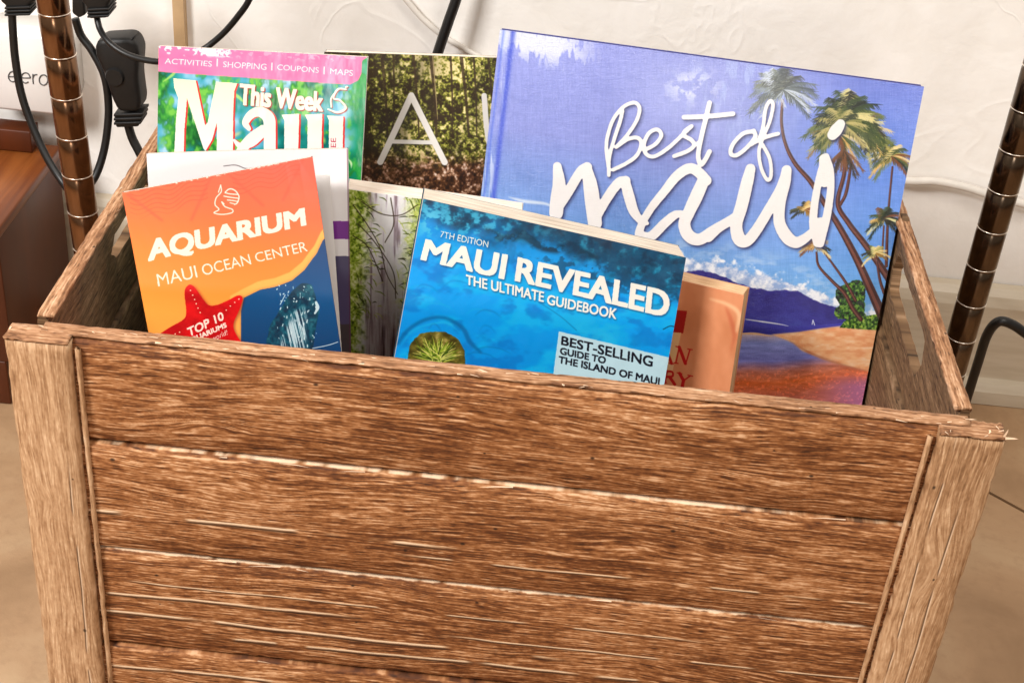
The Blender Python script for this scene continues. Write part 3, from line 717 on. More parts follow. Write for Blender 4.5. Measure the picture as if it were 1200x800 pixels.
def book(name, label, cat, q, n_, art_mat, thick, page_mat, edge_mat, cover_t=.0004, group=None, hard=0., overhang=0., wav=.0006, curl=0., seed=1, insets=(0, .0, .0, .0)):
    base = (q[2]+q[3])/2
    o = empty(name, tuple(base), label, cat, group)
    slab('front_cover', q, n_, 0, cover_t, (art_mat, edge_mat), o, wav=wav, curl=curl, seed=seed)
    slab('page_block', q, n_, cover_t+.00015, thick-cover_t-.00015, (page_mat, page_mat), o, inset=(.0006+hard, .0006+hard, overhang, .0006+hard), wav=wav, curl=curl, seed=seed)
    slab('back_cover', q, n_, thick-cover_t, thick, (edge_mat, edge_mat), o, wav=wav, curl=curl, seed=seed)
    return o
WHITE = plain('white_card', (236, 232, 228), .45, .4, 0, .02)
exec_parts = []

def zc(ox, oy, s): return lambda *pts: [(ox+x/s, oy+y/s) for x, y in pts]
# ---- large hardcover at the right
q, n_ = cover_quad((586, 35), (1083, 102), (564, 225), (1011, 468), .212, 17, -3)
a = Art(q, 2.5)
X, Y = a.X, a.Y
t = (Y-.16*(X-600)-35)/330
sky = a.ramp(t, [(0, (150, 158, 226)), (.35, (138, 148, 214)), (.6, (120, 156, 220)), (.8, (112, 172, 228)), (1.05, (160, 204, 238))])
rt = ss(820, 1060, X)[..., None]
sky = sky*(1-rt*.75)+a.ramp(t, [(0, (112, 134, 222)), (.3, (88, 136, 226)), (.7, (104, 168, 232)), (1, (160, 206, 240))])*rt*.75
sky += ((fbm(X/60, Y/60, 3)-.5)*26+(fbm(X/260, Y/260, 6)-.5)*36)[..., None]
thr = (fbm(X/1.1, Y/14, 8, 2)+fbm(X/14, Y/1.1, 9, 2)-1)[..., None]
sky += thr*14
a.fill(sky)
li_ = ss(0, 14, X-566-(Y-35)*-.11)*0
# window glare painted on as white patches, then pale streaks down the spine edge
w = ss(.50, .62, fbm(X/7, Y/22, 21)+.45*np.exp(-(((X-625)/66)**2+((Y-42-(X-600)*.13)/22)**2))-.12)*np.exp(-(((X-628)/62)**4+((Y-42-(X-600)*.13)/28)**4))
w2 = ss(.44, .62, fbm(X/9, Y/9, 24))*np.exp(-(((X-812)/26)**2+((Y-102)/16)**2))
w3 = ss(.46, .7, fbm(X/7, Y/26, 27))*np.exp(-(((X-868)/60)**2+((Y-112)/52)**2))*.55
a.fill((228, 232, 246), np.clip(w+w2, 0, 1)*.92); a.fill((178, 196, 238), w3)
w4 = ss(.5, .72, fbm(X/4, Y/40, 29))*ss(12, 4, abs(X-592+(Y-35)*.11))
a.fill((206, 216, 246), w4*.8)
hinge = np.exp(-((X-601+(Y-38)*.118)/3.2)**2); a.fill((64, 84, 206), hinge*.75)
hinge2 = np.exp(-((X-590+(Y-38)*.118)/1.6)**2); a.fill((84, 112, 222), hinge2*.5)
# small printed wisps low left
a.fill((222, 232, 246), blur(a.stroke([(596, 231), (615, 236), (640, 239), (652, 246)], [1, 4, 3, 1]), 2)*.9)
# clouds above the mountain
top = np.interp(X, [800, 830, 850, 880, 905, 940, 970, 1010], [300, 303, 307, 316, 322, 333, 345, 366])
mt = np.interp(X, [780, 803, 824, 850, 880, 905, 920, 938, 955, 975, 1000, 1040], [313, 318, 317, 325, 338, 341, 340, 343, 352, 358, 372, 392])+(fbm(X/9, Y*0, 41)-.5)*5
pf = fbm(X/7, Y/6, 33, 4)
cl = ss(-4, 5, Y-top+(pf-.5)*26)*ss(8, -3, Y-mt-3)
a.fill(a.ramp(pf, [(.3, (150, 172, 214)), (.5, (208, 216, 234)), (.62, (246, 246, 250))]), cl*.96)
a.fill((214, 226, 242), ss(-34, -4, Y-top)*ss(4, -10, Y-top)*ss(.4, .7, fbm(X/20, Y/9, 35))*.5)
mcol = a.ramp(ss(0, 60, Y-mt)+(fbm(X/9, Y/5, 43)-.5)*.5, [(0, (44, 38, 122)), (.5, (62, 62, 160)), (1, (74, 84, 184))])
a.fill(mcol, ss(-.8, .8, Y-mt))
sea0 = np.interp(X, [800, 880, 925, 960, 1000], [366, 377, 382, 381, 377])
a.fill(a.ramp(ss(0, 14, Y-sea0), [(0, (66, 66, 172)), (1, (42, 42, 140))]), ss(-.6, .6, Y-sea0))
a.fill((226, 230, 244), a.stroke([(874, 374), (895, 377), (915, 380), (924, 382)], [.8, 1.8, 1.2, .5])); a.fill((226, 230, 244), a.stroke([(952, 380), (953, 375), (955, 381)], 1.0, sm=False))
sh = np.interp(X, [800, 862, 882, 905, 937, 975, 1010, 1040], [397, 392, 391, 392, 389, 383, 380, 380])
wt = a.ramp(np.clip((Y-sh)/75, 0, 1), [(0, (190, 170, 190)), (.14, (140, 154, 226)), (.42, (130, 134, 216)), (.58, (206, 128, 112)), (.76, (236, 118, 62)), (1, (214, 118, 96))])
wn = fbm(X/16, Y/3, 51, 4)
wt = wt+((wn-.5)*70)[..., None]; 
pk = ss(940, 1010, X)*ss(430, 455, Y); wt = wt*(1-pk[..., None])+np.array([186, 112, 150])*pk[..., None]
wt += (ss(.55, .7, fbm(X/3, Y/2.2, 53))*ss(420, 440, Y)*34)[..., None]*np.array([1, .55, .3])
a.fill(wt, ss(-.8, .8, Y-sh))
a.fill((232, 190, 150), a.stroke([(862, 391), (885, 391), (905, 394)], [1.2, 3, 1]))
snd = a.poly([(904, 392), (937, 389), (962, 385), (1000, 381), (1045, 381), (1040, 440), (1014, 434), (1000, 431), (980, 426), (962, 420), (940, 411), (930, 402), (918, 397)])
scol = a.ramp(fbm(X/12, Y/4, 57), [(.3, (240, 164, 112)), (.6, (252, 194, 144)), (.8, (255, 214, 172))])
a.fill(scol, blur(snd, 2))
a.fill((178, 104, 78), blur(a.stroke([(925, 399), (945, 411), (968, 421), (1000, 431), (1020, 435)], [1, 2, 3, 2, 1]), 2)*.6)
# vegetation on the shore
gb_ = blur(a.stroke([(996, 352), (990, 345), (1004, 338), (1000, 362), (986, 366), (1010, 372)], [26, 22, 20, 28, 16, 12], sm=False), 3)
gb_ = ss(.35, .6, gb_+(fbm(X/3.4, Y/3.4, 61)-.5)*.9)
a.fill(a.ramp(fbm(X/2.6, Y/2.6, 63), [(.35, (14, 30, 16)), (.52, (40, 84, 30)), (.68, (120, 158, 58))]), gb_)
gr = a.poly([(984, 384), (990, 376), (1010, 371), (1030, 368), (1050, 372), (1048, 388), (1010, 386)])
a.fill(a.ramp(fbm(X/2, Y/2.5, 65), [(.35, (30, 60, 20)), (.6, (104, 150, 46)), (.75, (170, 190, 80))]), gr)
def trunk(pts, w, col=(64, 32, 30), hi=(158, 92, 72)):
    w = [x*(1+.35*i/len(w)) for i, x in enumerate(w)]
    a.fill(col, a.stroke(pts, w)); w2 = [x*.35 for x in w]; a.fill(hi, a.stroke([(x-w[0]*.2, y) for x, y in pts], w2)*.55)
prs = np.random.RandomState(3)
def palm(cx, cy, r, cols, n=16, spread=(-200, 20), droop=.5, leaf=1.0, dens=1.0):
    for k in range(n):
        an = math.radians(spread[0]+(spread[1]-spread[0])*(k+prs.rand()*.8)/n); L = r*(.7+.45*prs.rand())
        dx, dy = math.cos(an), math.sin(an); pts = []
        for tt in np.linspace(0, 1, 7): pts.append((cx+dx*L*tt, cy+dy*L*tt+droop*L*tt*tt*(.5+abs(dx)*.6)))
        col = cols[prs.randint(len(cols))]; sub = np.zeros((a.H, a.W)) if False else None
        m = a.stroke(pts, [1.4, 1.3, 1.2, 1.0, .8, .6, .4], TMP, n=3)
        for i in range(1, 7):
            for f_ in range(int(5*dens)):
                tt = (i-1+f_/5/dens)/6; p = np.array(pts[i-1])*(1-(tt*6-(i-1)))+np.array(pts[i])*(tt*6-(i-1))
                ll = r*.34*(1-tt*.5)*(.6+.6*prs.rand())
                for sg in (-1, 1):
                    v_ = np.array([dx*.55-dy*sg*.5+prs.randn()*.15, dy*.55+dx*sg*.5+.75]); v_ /= np.linalg.norm(v_)
                    a.stroke([tuple(p), tuple(p+v_*ll)], [.8*leaf, .3], TMP, sm=False)
        a.fill(col, np.clip(TMP*.92, 0, 1)); TMP[:] = 0
TMP = np.zeros((a.H, a.W), np.float32)
DG = [(22, 34, 20), (50, 68, 32), (104, 114, 52), (176, 168, 92), (70, 84, 40), (226, 214, 150), (28, 30, 24)]
SV = [(96, 108, 112), (142, 156, 170), (62, 72, 72), (200, 210, 226), (110, 118, 100), (48, 52, 50)]
GD = [(150, 112, 48), (70, 70, 34), (224, 180, 98), (36, 36, 22), (120, 66, 34), (240, 214, 150)]
trunk([(917, 118), (916, 145), (921, 170), (932, 192), (950, 213), (966, 238), (985, 268), (1005, 305), (1020, 338), (1036, 374)], [3.4, 3.4, 3.8, 4.4, 5, 5.4, 6, 7, 8, 9])
trunk([(988, 160), (990, 200), (982, 238), (995, 262), (1012, 284), (1028, 306), (1044, 330)], [4, 4.5, 5, 5.5, 6, 6.5, 7])
trunk([(998, 190), (992, 225), (985, 240)], [3, 3.5, 3])
trunk([(1046, 196), (1042, 240), (1040, 275), (1039, 312)], [2.4, 2.4, 2.8, 3]); trunk([(1036, 265), (1034, 300)], [2, 2])
trunk([(957, 296), (960, 312), (976, 330), (990, 344), (1000, 362), (1009, 374)], [2.5, 2.8, 3.4, 4, 4.4, 4.6]); trunk([(964, 293), (978, 312), (992, 332), (1003, 352)], [2, 2.4, 2.8, 3])
trunk([(1027, 300), (1032, 330), (1040, 352)], [2.5, 3, 3.5])
palm(905, 96, 26, SV, 12, (-200, 60), .45, .7); palm(918, 106, 40, SV, 26, (-215, 35), .45, .9)
palm(1042, 168, 34, DG[:4], 7, (-190, -120), .35, 1.0)
palm(944, 246, 17, GD, 12, (-200, 60), .5); palm(955, 288, 20, GD, 14, (-200, 20), .5)
palm(1027, 297, 16, DG+GD, 12, (-200, 20), .5); palm(1037, 257, 22, DG+GD, 18, (-215, 35), .55, .9)
palm(1045, 184, 27, DG+GD, 22, (-215, 35), .55, .9)
palm(1012, 152, 32, DG+GD, 20, (-150, 80), .45, .8); palm(996, 132, 40, DG, 24, (-230, 50), .42, .9, 1.2); palm(984, 158, 34, GD+DG, 18, (-200, 90), .5, .8); palm(990, 140, 44, DG, 30, (-230, 50), .42, 1.1, 1.3); palm(988, 146, 34, [(150, 146, 84), (196, 182, 118), (70, 84, 42), (34, 44, 26)], 18, (-220, 40), .45)
palm(988, 176, 24, [(44, 34, 22), (120, 74, 40), (80, 50, 32)], 10, (20, 160), .5)
# brush lettering
c6 = zc(680, 90, 4); c7 = zc(830, 90, 3.635); c5 = zc(560, 20, 2.856)
lt = np.zeros((a.H, a.W))
SL = 4.4
for pts, w in (
    (c6((134, 462), (136, 380), (160, 290), (185, 215), (198, 160)), SL), (c6((136, 440), (124, 360), (126, 290), (155, 200), (205, 140), (255, 122), (278, 150), (262, 210), (215, 280), (168, 330)), SL),
    (c6((168, 330), (225, 292), (272, 288), (286, 320), (262, 372), (212, 408), (154, 436)), SL*1.05),
    (c6((306, 342), (352, 316), (380, 276), (362, 248), (325, 262), (300, 310), (306, 358), (345, 374), (410, 336), (480, 272), (522, 232)), SL*1.05),
    (c6((522, 232), (492, 254), (486, 276), (520, 296), (534, 322), (500, 350), (440, 372)), SL*1.1), (c6((540, 320), (560, 300)), SL*.7),
    (c6((606, 122), (590, 190), (566, 290), (553, 370), (566, 412), (588, 385), (606, 350)), SL*1.25), (c6((486, 190), (560, 188), (640, 182), (716, 174)), SL*1.25),
    (c7((192, 232), (146, 244), (104, 290), (96, 328), (122, 334), (166, 300), (200, 256), (194, 230)), SL*1.1),
    (c7((180, 290), (220, 268), (262, 252), (298, 243)), SL*1.05),
    (c7((216, 272), (234, 210), (244, 140), (262, 104), (276, 120), (262, 190), (232, 262), (216, 320), (226, 390), (252, 440), (268, 420), (262, 350), (232, 290)), SL*.95)):
    a.stroke(pts, w, lt)
SB = 10.5
for pts, w in (
    (c5((266, 500), (272, 560), (266, 610), (262, 655)), [8, 12, 13, 13]), (c5((262, 650), (300, 590), (342, 520), (366, 502)), [8, 9, 9, 9]), (c5((364, 505), (376, 560), (384, 620), (392, 690)), [9, 13, 14, 13]),
    (c5((392, 680), (430, 610), (470, 556), (495, 548)), [8, 9, 9, 9]), (c5((493, 550), (506, 600), (522, 650), (548, 684), (566, 690)), [9, 10, 9, 6, 4]),
    (c6((590, 486), (552, 446), (510, 430), (452, 466), (392, 540), (336, 610), (294, 680), (276, 735), (290, 760)), [10, 9.5, 9.5, 9, 8, 7.5, 7, 8, 9]),
    (c6((276, 740), (330, 748), (392, 690), (440, 650), (470, 640)), [8, 9, 9, 8, 6]),
    (c6((576, 490), (545, 560), (512, 630), (488, 690), (510, 745), (560, 762), (624, 720), (700, 676), (740, 650)), [11, 12, 11, 11, 11.5, 11, 9.5, 9, 9]),
    (c7((2, 686), (50, 640), (104, 606)), [8, 8.5, 8]), (c7((180, 392), (166, 450), (142, 550), (120, 630), (132, 690), (164, 700), (206, 652), (262, 560), (310, 478), (334, 400)), [9, 11, 11.5, 11, 12, 10.5, 10, 9.5, 10, 8]),
    (c7((334, 398), (326, 450), (306, 540), (304, 620), (334, 680), (372, 706), (410, 690), (440, 664)), [9, 10.5, 10, 10.5, 11.5, 10.5, 9, 7]),
    (c7((500, 345), (474, 430), (454, 540), (448, 630), (466, 708)), [7, 6.5, 7, 7.5, 8]), (c7((502, 340), (520, 400), (522, 480), (506, 590), (478, 712)), [6, 6.5, 6.5, 7.5, 7]), (c7((494, 350), (497, 400), (496, 455)), [9, 10, 7]), (c7((478, 620), (472, 700)), [9, 9]),
    (c7((530, 248), (545, 228), (563, 202)), [9.5, 11, 8.5])):
    a.stroke(pts, [x*1.3 for x in w], lt, n=14)
rg = (fbm(X/2.6, Y/2.6, 71)-.5)
lt = ss(.35, .65, blur(lt, 2)+rg*.22)
k_ = a.sc
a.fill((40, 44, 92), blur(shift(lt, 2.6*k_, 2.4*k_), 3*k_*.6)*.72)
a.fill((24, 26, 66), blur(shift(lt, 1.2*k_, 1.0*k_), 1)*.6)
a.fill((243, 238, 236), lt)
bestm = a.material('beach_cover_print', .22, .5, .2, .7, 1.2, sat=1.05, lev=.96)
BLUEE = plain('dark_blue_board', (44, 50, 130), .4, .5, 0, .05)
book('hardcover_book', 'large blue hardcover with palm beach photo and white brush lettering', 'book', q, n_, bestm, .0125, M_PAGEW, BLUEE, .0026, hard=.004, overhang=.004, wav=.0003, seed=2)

# ---- forest booklet (behind) with thin white capitals
q, n_ = cover_quad((380, 61), (640, 70), (372, 225), (632, 300), .246, 10, 0)
a = Art(q, 2.2); X, Y = a.X, a.Y
f1 = fbm(X/5, Y/5, 81, 4); f2 = fbm(X/22, Y/26, 84, 3); f3 = fbm(X/2.1, Y/2.1, 87, 2)
br = (f1-.5)*1.05+(f3-.5)*.75+(f2-.5)*.9+.44-.25*ss(470, 428, X)*ss(.3, .7, f2+.3)
cl_ = a.ramp(br, [(.14, (46, 34, 18)), (.30, (74, 70, 30)), (.44, (118, 122, 50)), (.56, (178, 172, 92)), (.70, (246, 230, 176))])
a.fill(cl_)
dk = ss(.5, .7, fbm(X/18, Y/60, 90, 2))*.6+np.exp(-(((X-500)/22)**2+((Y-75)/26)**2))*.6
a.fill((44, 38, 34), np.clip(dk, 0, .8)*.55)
for x0, x1, w in ((447, 452, 4), (461, 458, 2.2), (484, 488, 3), (505, 508, 5), (528, 526, 2.5), (540, 545, 4), (555, 554, 2.5), (572, 574, 3)):
    a.fill((52, 38, 26), a.stroke([(x0, 60), ((x0+x1)/2+1, 110), (x1, 160)], [w, w*.8, w*.6])*.8)
a.fill((226, 206, 160), a.stroke([(507, 66), (509, 110), (510, 140)], [1, 1, .6])*.6)
fl_ = ss(176, 200, Y+(f1-.5)*26)
a.fill(a.ramp(f1*.6+f3*.4, [(.3, (30, 18, 12)), (.52, (92, 56, 36)), (.66, (190, 150, 130)), (.76, (238, 222, 212))]), fl_*.92)
lt = a.stroke([(443, 190), (480.5, 112)], 7.2, sm=False); a.stroke([(480.5, 112), (516, 190)], 7.2, lt, sm=False); a.stroke([(455, 166), (505, 167)], 5, lt, sm=False)
a.stroke([(565, 112), (566, 150), (569, 172), (578, 186), (590, 191), (606, 184), (612, 168), (613, 115)], 6.2, lt)
a.fill((20, 14, 10), blur(shift(lt, 2, 2), 2)*.5); a.fill((244, 240, 234), lt)
book('forest_booklet', 'dark brown forest photo booklet with thin white capitals, upright behind the other books', 'booklet', q, n_, a.material('forest_print', .32, .5, .1), .006, M_PAGEW, plain('dark_card', (36, 26, 20), .5), .0004, wav=.0004, seed=3)

# ---- pink and green tourist magazine
q, n_ = cover_quad((186, 54), (431, 67), (184, 178), (412, 400), .196, 18, 3)
a = Art(q, 2.6); X, Y = a.X, a.Y
z2 = zc(130, 30, 3.871)
f2 = fbm(X/24, Y/24, 101, 3); f1 = fbm(X/8, Y/12, 104, 3); f3 = fbm(X/30, Y/40, 107, 2)
base = a.ramp(f2, [(.25, (16, 96, 92)), (.45, (44, 146, 140)), (.58, (96, 172, 196)), (.75, (180, 216, 236))])
a.fill(base)
a.fill(a.ramp(f1, [(.3, (18, 82, 40)), (.5, (52, 136, 58)), (.7, (120, 188, 84))]), ss(.47, .60, f3*.6+f1*.4))
a.fill((30, 140, 76), ss(400, 424, X)*.7)
for k in range(46):
    x, y = prs.uniform(186, 425), prs.uniform(95, 400); L = prs.uniform(10, 26); an = prs.uniform(-.9, .9)+1.57*(prs.rand() > .4)
    col = [(190, 226, 120), (238, 246, 214), (40, 110, 44), (246, 226, 150), (12, 64, 50)][prs.randint(5)]
    a.fill(col, blur(a.stroke([(x, y), (x+math.cos(an)*L*.5+2, y+math.sin(an)*L*.5), (x+math.cos(an)*L, y+math.sin(an)*L)], [1, prs.uniform(2, 4.5), .5]), prs.choice([1, 3, 4]))*.75)
pink = a.poly(z2((150, 40), (1300, 110), (1170, 140), (1140, 160), (1136, 220), (1122, 250), (1085, 268), (1000, 264), (600, 236), (200, 209), (150, 206)))
a.fill(a.ramp(fbm(X/60, Y/30, 111), [(.3, (250, 122, 168)), (.7, (255, 146, 186))]), blur(pink, 1))
ww = ss(.54, .60, fbm(X/6, Y/4.2, 114, 3)+.30*np.exp(-(((X-251)/12)**2+((Y-62)/6)**2))-.012*(Y-56-(X-186)*.05)**1.0)*ss(66, 60, Y-(X-186)*.05)*(ss(275, 262, X)+.35)*pink
a.fill((255, 236, 242), np.clip(ww, 0, 1))
wh = a.text('E', [(258, 58), (262, 58), (262, 65), (258, 65)], .01); a.text('E', [(265, 59), (269, 59), (269, 67), (265, 67)], .01, wh)
for s_, qd in (('ACTIVITIES', z2((245, 148), (460, 162), (458, 188), (243, 174))), ('SHOPPING', z2((510, 162), (708, 174), (706, 203), (508, 190))),
               ('COUPONS', z2((755, 176), (945, 190), (943, 217), (753, 202))), ('MAPS', z2((995, 194), (1100, 203), (1098, 231), (993, 221)))): a.text(s_, qd, .022, wh)
for x, y in ((483, 168), (731, 186), (968, 204)): a.stroke(z2((x, y-15), (x-1, y+16)), 1.4, wh, sm=False)
a.fill((255, 240, 240), wh)
# big serif masthead
mh = np.zeros((a.H, a.W))
M_ = z2((283, 240), (385, 250), (400, 320), (428, 452), (440, 440), (462, 330), (478, 255), (574, 262), (560, 300), (556, 420), (556, 640), (482, 640), (482, 440), (460, 520), (430, 570), (420, 555), (345, 330), (334, 470), (330, 640), (284, 640), (296, 420), (306, 330), (288, 285))
a.poly(M_, mh)
a.stroke(z2((628, 468), (612, 440), (640, 402), (680, 392), (716, 420), (722, 480), (722, 640)), [5, 8, 10, 12, 14, 14, 14], mh); a.stroke(z2((690, 470), (630, 520), (590, 580), (600, 640)), [10, 12, 12, 12], mh); a.stroke(z2((560, 520), (590, 545), (640, 535), (690, 500)), [3, 7, 8, 5], mh)
for x in (820, 925): a.poly(z2((x-45, 405), (x+35, 400), (x+30, 640), (x-32, 640), (x-32, 430)), mh)
a.poly(z2((980, 408), (1055, 412), (1052, 640), (990, 640), (990, 430)), mh)
tw = a.text('This Week', z2((586, 262), (966, 300), (962, 394), (580, 362)), .035)
lf = a.stroke(z2((985, 380), (1030, 395), (1066, 375), (1040, 340), (1010, 330), (1030, 290), (1068, 290)), [1.5, 2.5, 2.5, 2, 2, 2.4, 1.5]); a.stroke(z2((1000, 370), (1000, 330), (1030, 290)), 1.8, lf); a.stroke(z2((1066, 280), (1072, 278)), 2, lf)
a.fill((210, 62, 60), np.clip(shift(mh, 2.2*a.sc, .4*a.sc)-0, 0, 1)*ss(110, 92, X*0)*1.0)
a.fill((150, 54, 46), np.clip(blur(np.maximum(shift(tw, 1.4*a.sc, 1.1*a.sc), shift(lf, 1.2*a.sc, 1*a.sc)), 1), 0, 1)); a.fill((168, 52, 48), np.clip(blur(tw, 1.3)*1.6, 0, 1)*.5)
mc = a.ramp((Y-95)/70, [(0, (255, 249, 212)), (1, (255, 250, 244))])
a.fill(mc, mh); a.fill((255, 244, 224), np.clip(tw+lf, 0, 1))
a.fill((190, 70, 90), a.text('EE', [(388, 173), (388, 162), (394, 162), (394, 173)], .01))
magm = a.material('tourist_magazine_print', .22, .5, .3, 0, .25)
book('tourist_magazine', 'glossy green tourist magazine with pink top band standing at the left', 'magazine', q, n_, magm, .0045, M_PAGEW, WHITE, .0003, wav=.0010, curl=0, seed=4)

# ---- waterfall booklets
q, n_ = cover_quad((405, 221), (613, 250), (398, 410), (585, 440), .158, 8, 2)
a = Art(q, 2.2); X, Y = a.X, a.Y
f1 = fbm(X/6, Y/6, 121, 4); fs_ = fbm(X/3.0, Y/46, 124, 4); f3 = fbm(X/2, Y/2, 127, 2)
a.fill(a.ramp(f1*.6+f3*.4, [(.28, (56, 70, 16)), (.42, (122, 146, 42)), (.54, (184, 200, 92)), (.70, (240, 244, 184))]))
wf = ss(-14, 6, X-436+(Y-225)*.06+(f1-.5)*22)*ss(22, -8, X-478+(Y-225)*.09+(f1-.5)*26)
a.fill(a.ramp(fs_, [(.24, (150, 132, 142)), (.34, (226, 216, 228)), (.44, (252, 248, 254)), (.8, (255, 254, 255))]), wf*.96)
a.fill(a.ramp(fs_, [(.3, (104, 78, 82)), (.48, (176, 150, 156)), (.66, (246, 236, 240))]), ss(345, 400, Y+(f1-.5)*30)*ss(425, 436, X)*.85)
for k in range(150):
    x, y = prs.uniform(413, 445) if prs.rand() < .6 else prs.uniform(465, 495), prs.uniform(222, 372); an = prs.uniform(-.5, 1.3); L = prs.uniform(5, 15)
    col = [(206, 214, 120), (70, 84, 24), (236, 236, 190), (120, 140, 48), (40, 44, 18)][prs.randint(5)]
    a.fill(col, a.stroke([(x, y), (x+math.cos(an)*L*.6, y+math.sin(an)*L*.5-1), (x+math.cos(an)*L, y+math.sin(an)*L)], [.5, 1.5, .4])*.85)
for pts in ([(414, 240), (430, 262), (446, 290), (454, 320), (468, 345)], [(424, 236), (446, 250), (470, 252), (490, 240)], [(420, 262), (440, 284), (462, 318), (466, 350)], [(458, 232), (462, 262), (452, 284)], [(414, 276), (432, 290), (450, 330)]):
    a.fill((52, 40, 26), a.stroke(pts, [1.4, 1.3, 1.2, 1.1, .9][:len(pts)])*.85)
fallm = a.material('waterfall_print', .35, .5, .1)
book('waterfall_booklet', 'booklet with waterfall and green leaf photo, cream page tops, left of the blue guidebook', 'booklet', q, n_, fallm, .017, M_PAGEW, WHITE, .0005, overhang=-.0002, wav=.0007, seed=5)

# ---- white brochures behind the orange one
q, n_ = cover_quad((172, 180), (408, 174), (173.5, 207), (411, 410), .128, 17, 6)
a = Art(q, 2.0); X, Y = a.X, a.Y
a.fill((240, 236, 236)); a.c += ((fbm(X/50, Y/50, 131)-.5)*8)[..., None]
a.fill((112, 20, 132), a.poly([(380, 259), (412, 259), (412, 280), (380, 280)]))
a.fill((74, 66, 96), a.poly([(380, 300), (412, 300), (412, 380), (380, 380)])); a.fill((60, 52, 56), a.poly([(380, 380), (412, 380), (414, 440), (380, 440)]))
a.fill((50, 40, 44), a.stroke([(262, 195), (276, 194), (288, 198), (300, 197)], .7)); a.fill((90, 40, 60), a.stroke([(407, 175), (409.5, 300), (411.5, 420)], .8))
book('white_brochure', 'white leaflet with purple bar on its right edge, behind the orange brochure', 'brochure', q, n_, a.material('white_leaflet_print', .4, .5), .003, M_PAGEW, plain('dark_purple_card', (70, 44, 66), .5), .0003, wav=.0012, seed=6)
q, n_ = cover_quad((330, 205), (386, 206), (330, 300), (400, 410), .117, 17, 6)
book('white_brochure', 'narrow blank white folded leaflet with curled corner right of the orange brochure', 'brochure', q, n_, plain('white_paper', (238, 232, 230), .6, .3, 0, .02), .0022, M_PAGEW, WHITE, .0003, wav=.0005, seed=7)

# ---- orange aquarium brochure
q, n_ = cover_quad((143, 226), (366, 184), (174, 388), (399, 405), .088, 18, 9)
a = Art(q, 2.8); X, Y = a.X, a.Y; z3 = zc(130, 170, 3.077)
t = np.clip(((Y-190)+(300-X)*.12)/190, 0, 1)
a.fill(a.ramp(t, [(0, (240, 104, 84)), (.3, (246, 116, 76)), (.62, (250, 140, 66)), (1, (248, 168, 84))]))
wl = np.zeros((a.H, a.W))
for k in range(7):
    for x0, x1 in ((70, 350), (440, 690)):
        pts = [(x, 100+30*k*.55-(x-x0)*.24+(-32 if x0 > 400 else 60)+9*math.sin((x-x0)/19)+14*math.sin((x-x0)/70)) for x in range(x0, x1, 9)]
        a.stroke(z3(*pts), .9, wl, n=2)
a.fill((226, 84, 62), wl*.62*ss(262, 236, Y))
cr = np.zeros((a.H, a.W))
for pts in (((60, 178), (185, 272)), ((365, 108), (290, 270)), ((420, 100), (550, 218)), ((694, 52), (620, 200))): a.stroke(z3(*pts), 2.4, cr, sm=False)
a.fill((228, 92, 70), blur(cr, 3)*.6)
cv = [(800, 300), (765, 345), (745, 388), (700, 450), (655, 488), (600, 510), (540, 522), (480, 552), (470, 600), (470, 900), (860, 900)]
up = [(x-8, y-30) for x, y in cv[:8]]+[(430, 545), (430, 900), (860, 900)]
a.fill((250, 182, 100), blur(a.poly(z3(*up)), 1)); 
nv = a.poly(z3(*cv)); a.fill((60, 40, 50), blur(nv, 6)*.5)
a.fill(a.ramp(np.clip((Y-280)/130, 0, 1), [(0, (20, 62, 108)), (.5, (12, 78, 124)), (1, (14, 60, 100))]), nv)
wh = a.poly(z3((560, 720), (575, 650), (615, 590), (650, 530), (690, 495), (722, 500), (742, 545), (752, 600), (742, 660), (730, 760), (560, 760)))
fw = fbm(X/5, Y/5, 141); a.fill(a.ramp(fw, [(.3, (8, 40, 58)), (.6, (14, 72, 88)), (.75, (40, 100, 112))]), ss(.4, .6, blur(wh, 6)+(fw-.5)*.6)*.9)
fs_ = fbm(X/1.2-Y/5, Y/30, 144, 2)
bel = a.poly(z3((600, 760), (625, 680), (660, 600), (700, 580), (712, 640), (700, 760)))
a.fill((206, 224, 230), ss(.5, .66, fs_)*blur(bel, 5)*.9)
sp_ = np.zeros((a.H, a.W))
for k in range(60): x, y = prs.uniform(600, 745), prs.uniform(500, 720); a.stroke(z3((x, y), (x+prs.uniform(-3, 3), y+prs.uniform(1, 9))), prs.uniform(.5, 1.5), sp_, sm=False)
a.stroke(z3((742, 566), (748, 585), (738, 606)), [3, 4, 2], sp_); a.stroke(z3((630, 540), (612, 575)), 1, sp_); a.fill((222, 236, 240), sp_*.9)
# starfish
def star():
    P = [(160, 690), (215, 655), (262, 628), (272, 600), (266, 540), (270, 515), (286, 503), (304, 515), (330, 552), (352, 577), (380, 578), (420, 562), (455, 544), (472, 546), (475, 562), (462, 600), (444, 640), (446, 670), (466, 705), (500, 760), (120, 760)]
    return spline(z3(*P, P[0]), 5)
st = a.poly([tuple(p) for p in star()])
a.fill((90, 20, 20), blur(shift(st, 2*a.sc, 1.5*a.sc), 5)*.55)
a.fill(a.ramp(fbm(X/14, Y/14, 151), [(.3, (168, 12, 20)), (.7, (206, 22, 30))]), st)
ds = np.zeros((a.H, a.W))
for p in ((287, 524), (295, 541), (302, 557), (308, 572), (314, 588), (322, 604), (462, 556), (447, 568), (431, 581), (416, 596), (232, 680), (248, 674), (205, 690)): a.stroke(z3(p, (p[0]+.5, p[1])), 1.5, ds, sm=False)
a.fill((255, 226, 196), ds)
tx = np.zeros((a.H, a.W))
a.text('AQUARIUM', z3((130, 340), (700, 222), (708, 302), (134, 436)), .052, tx)
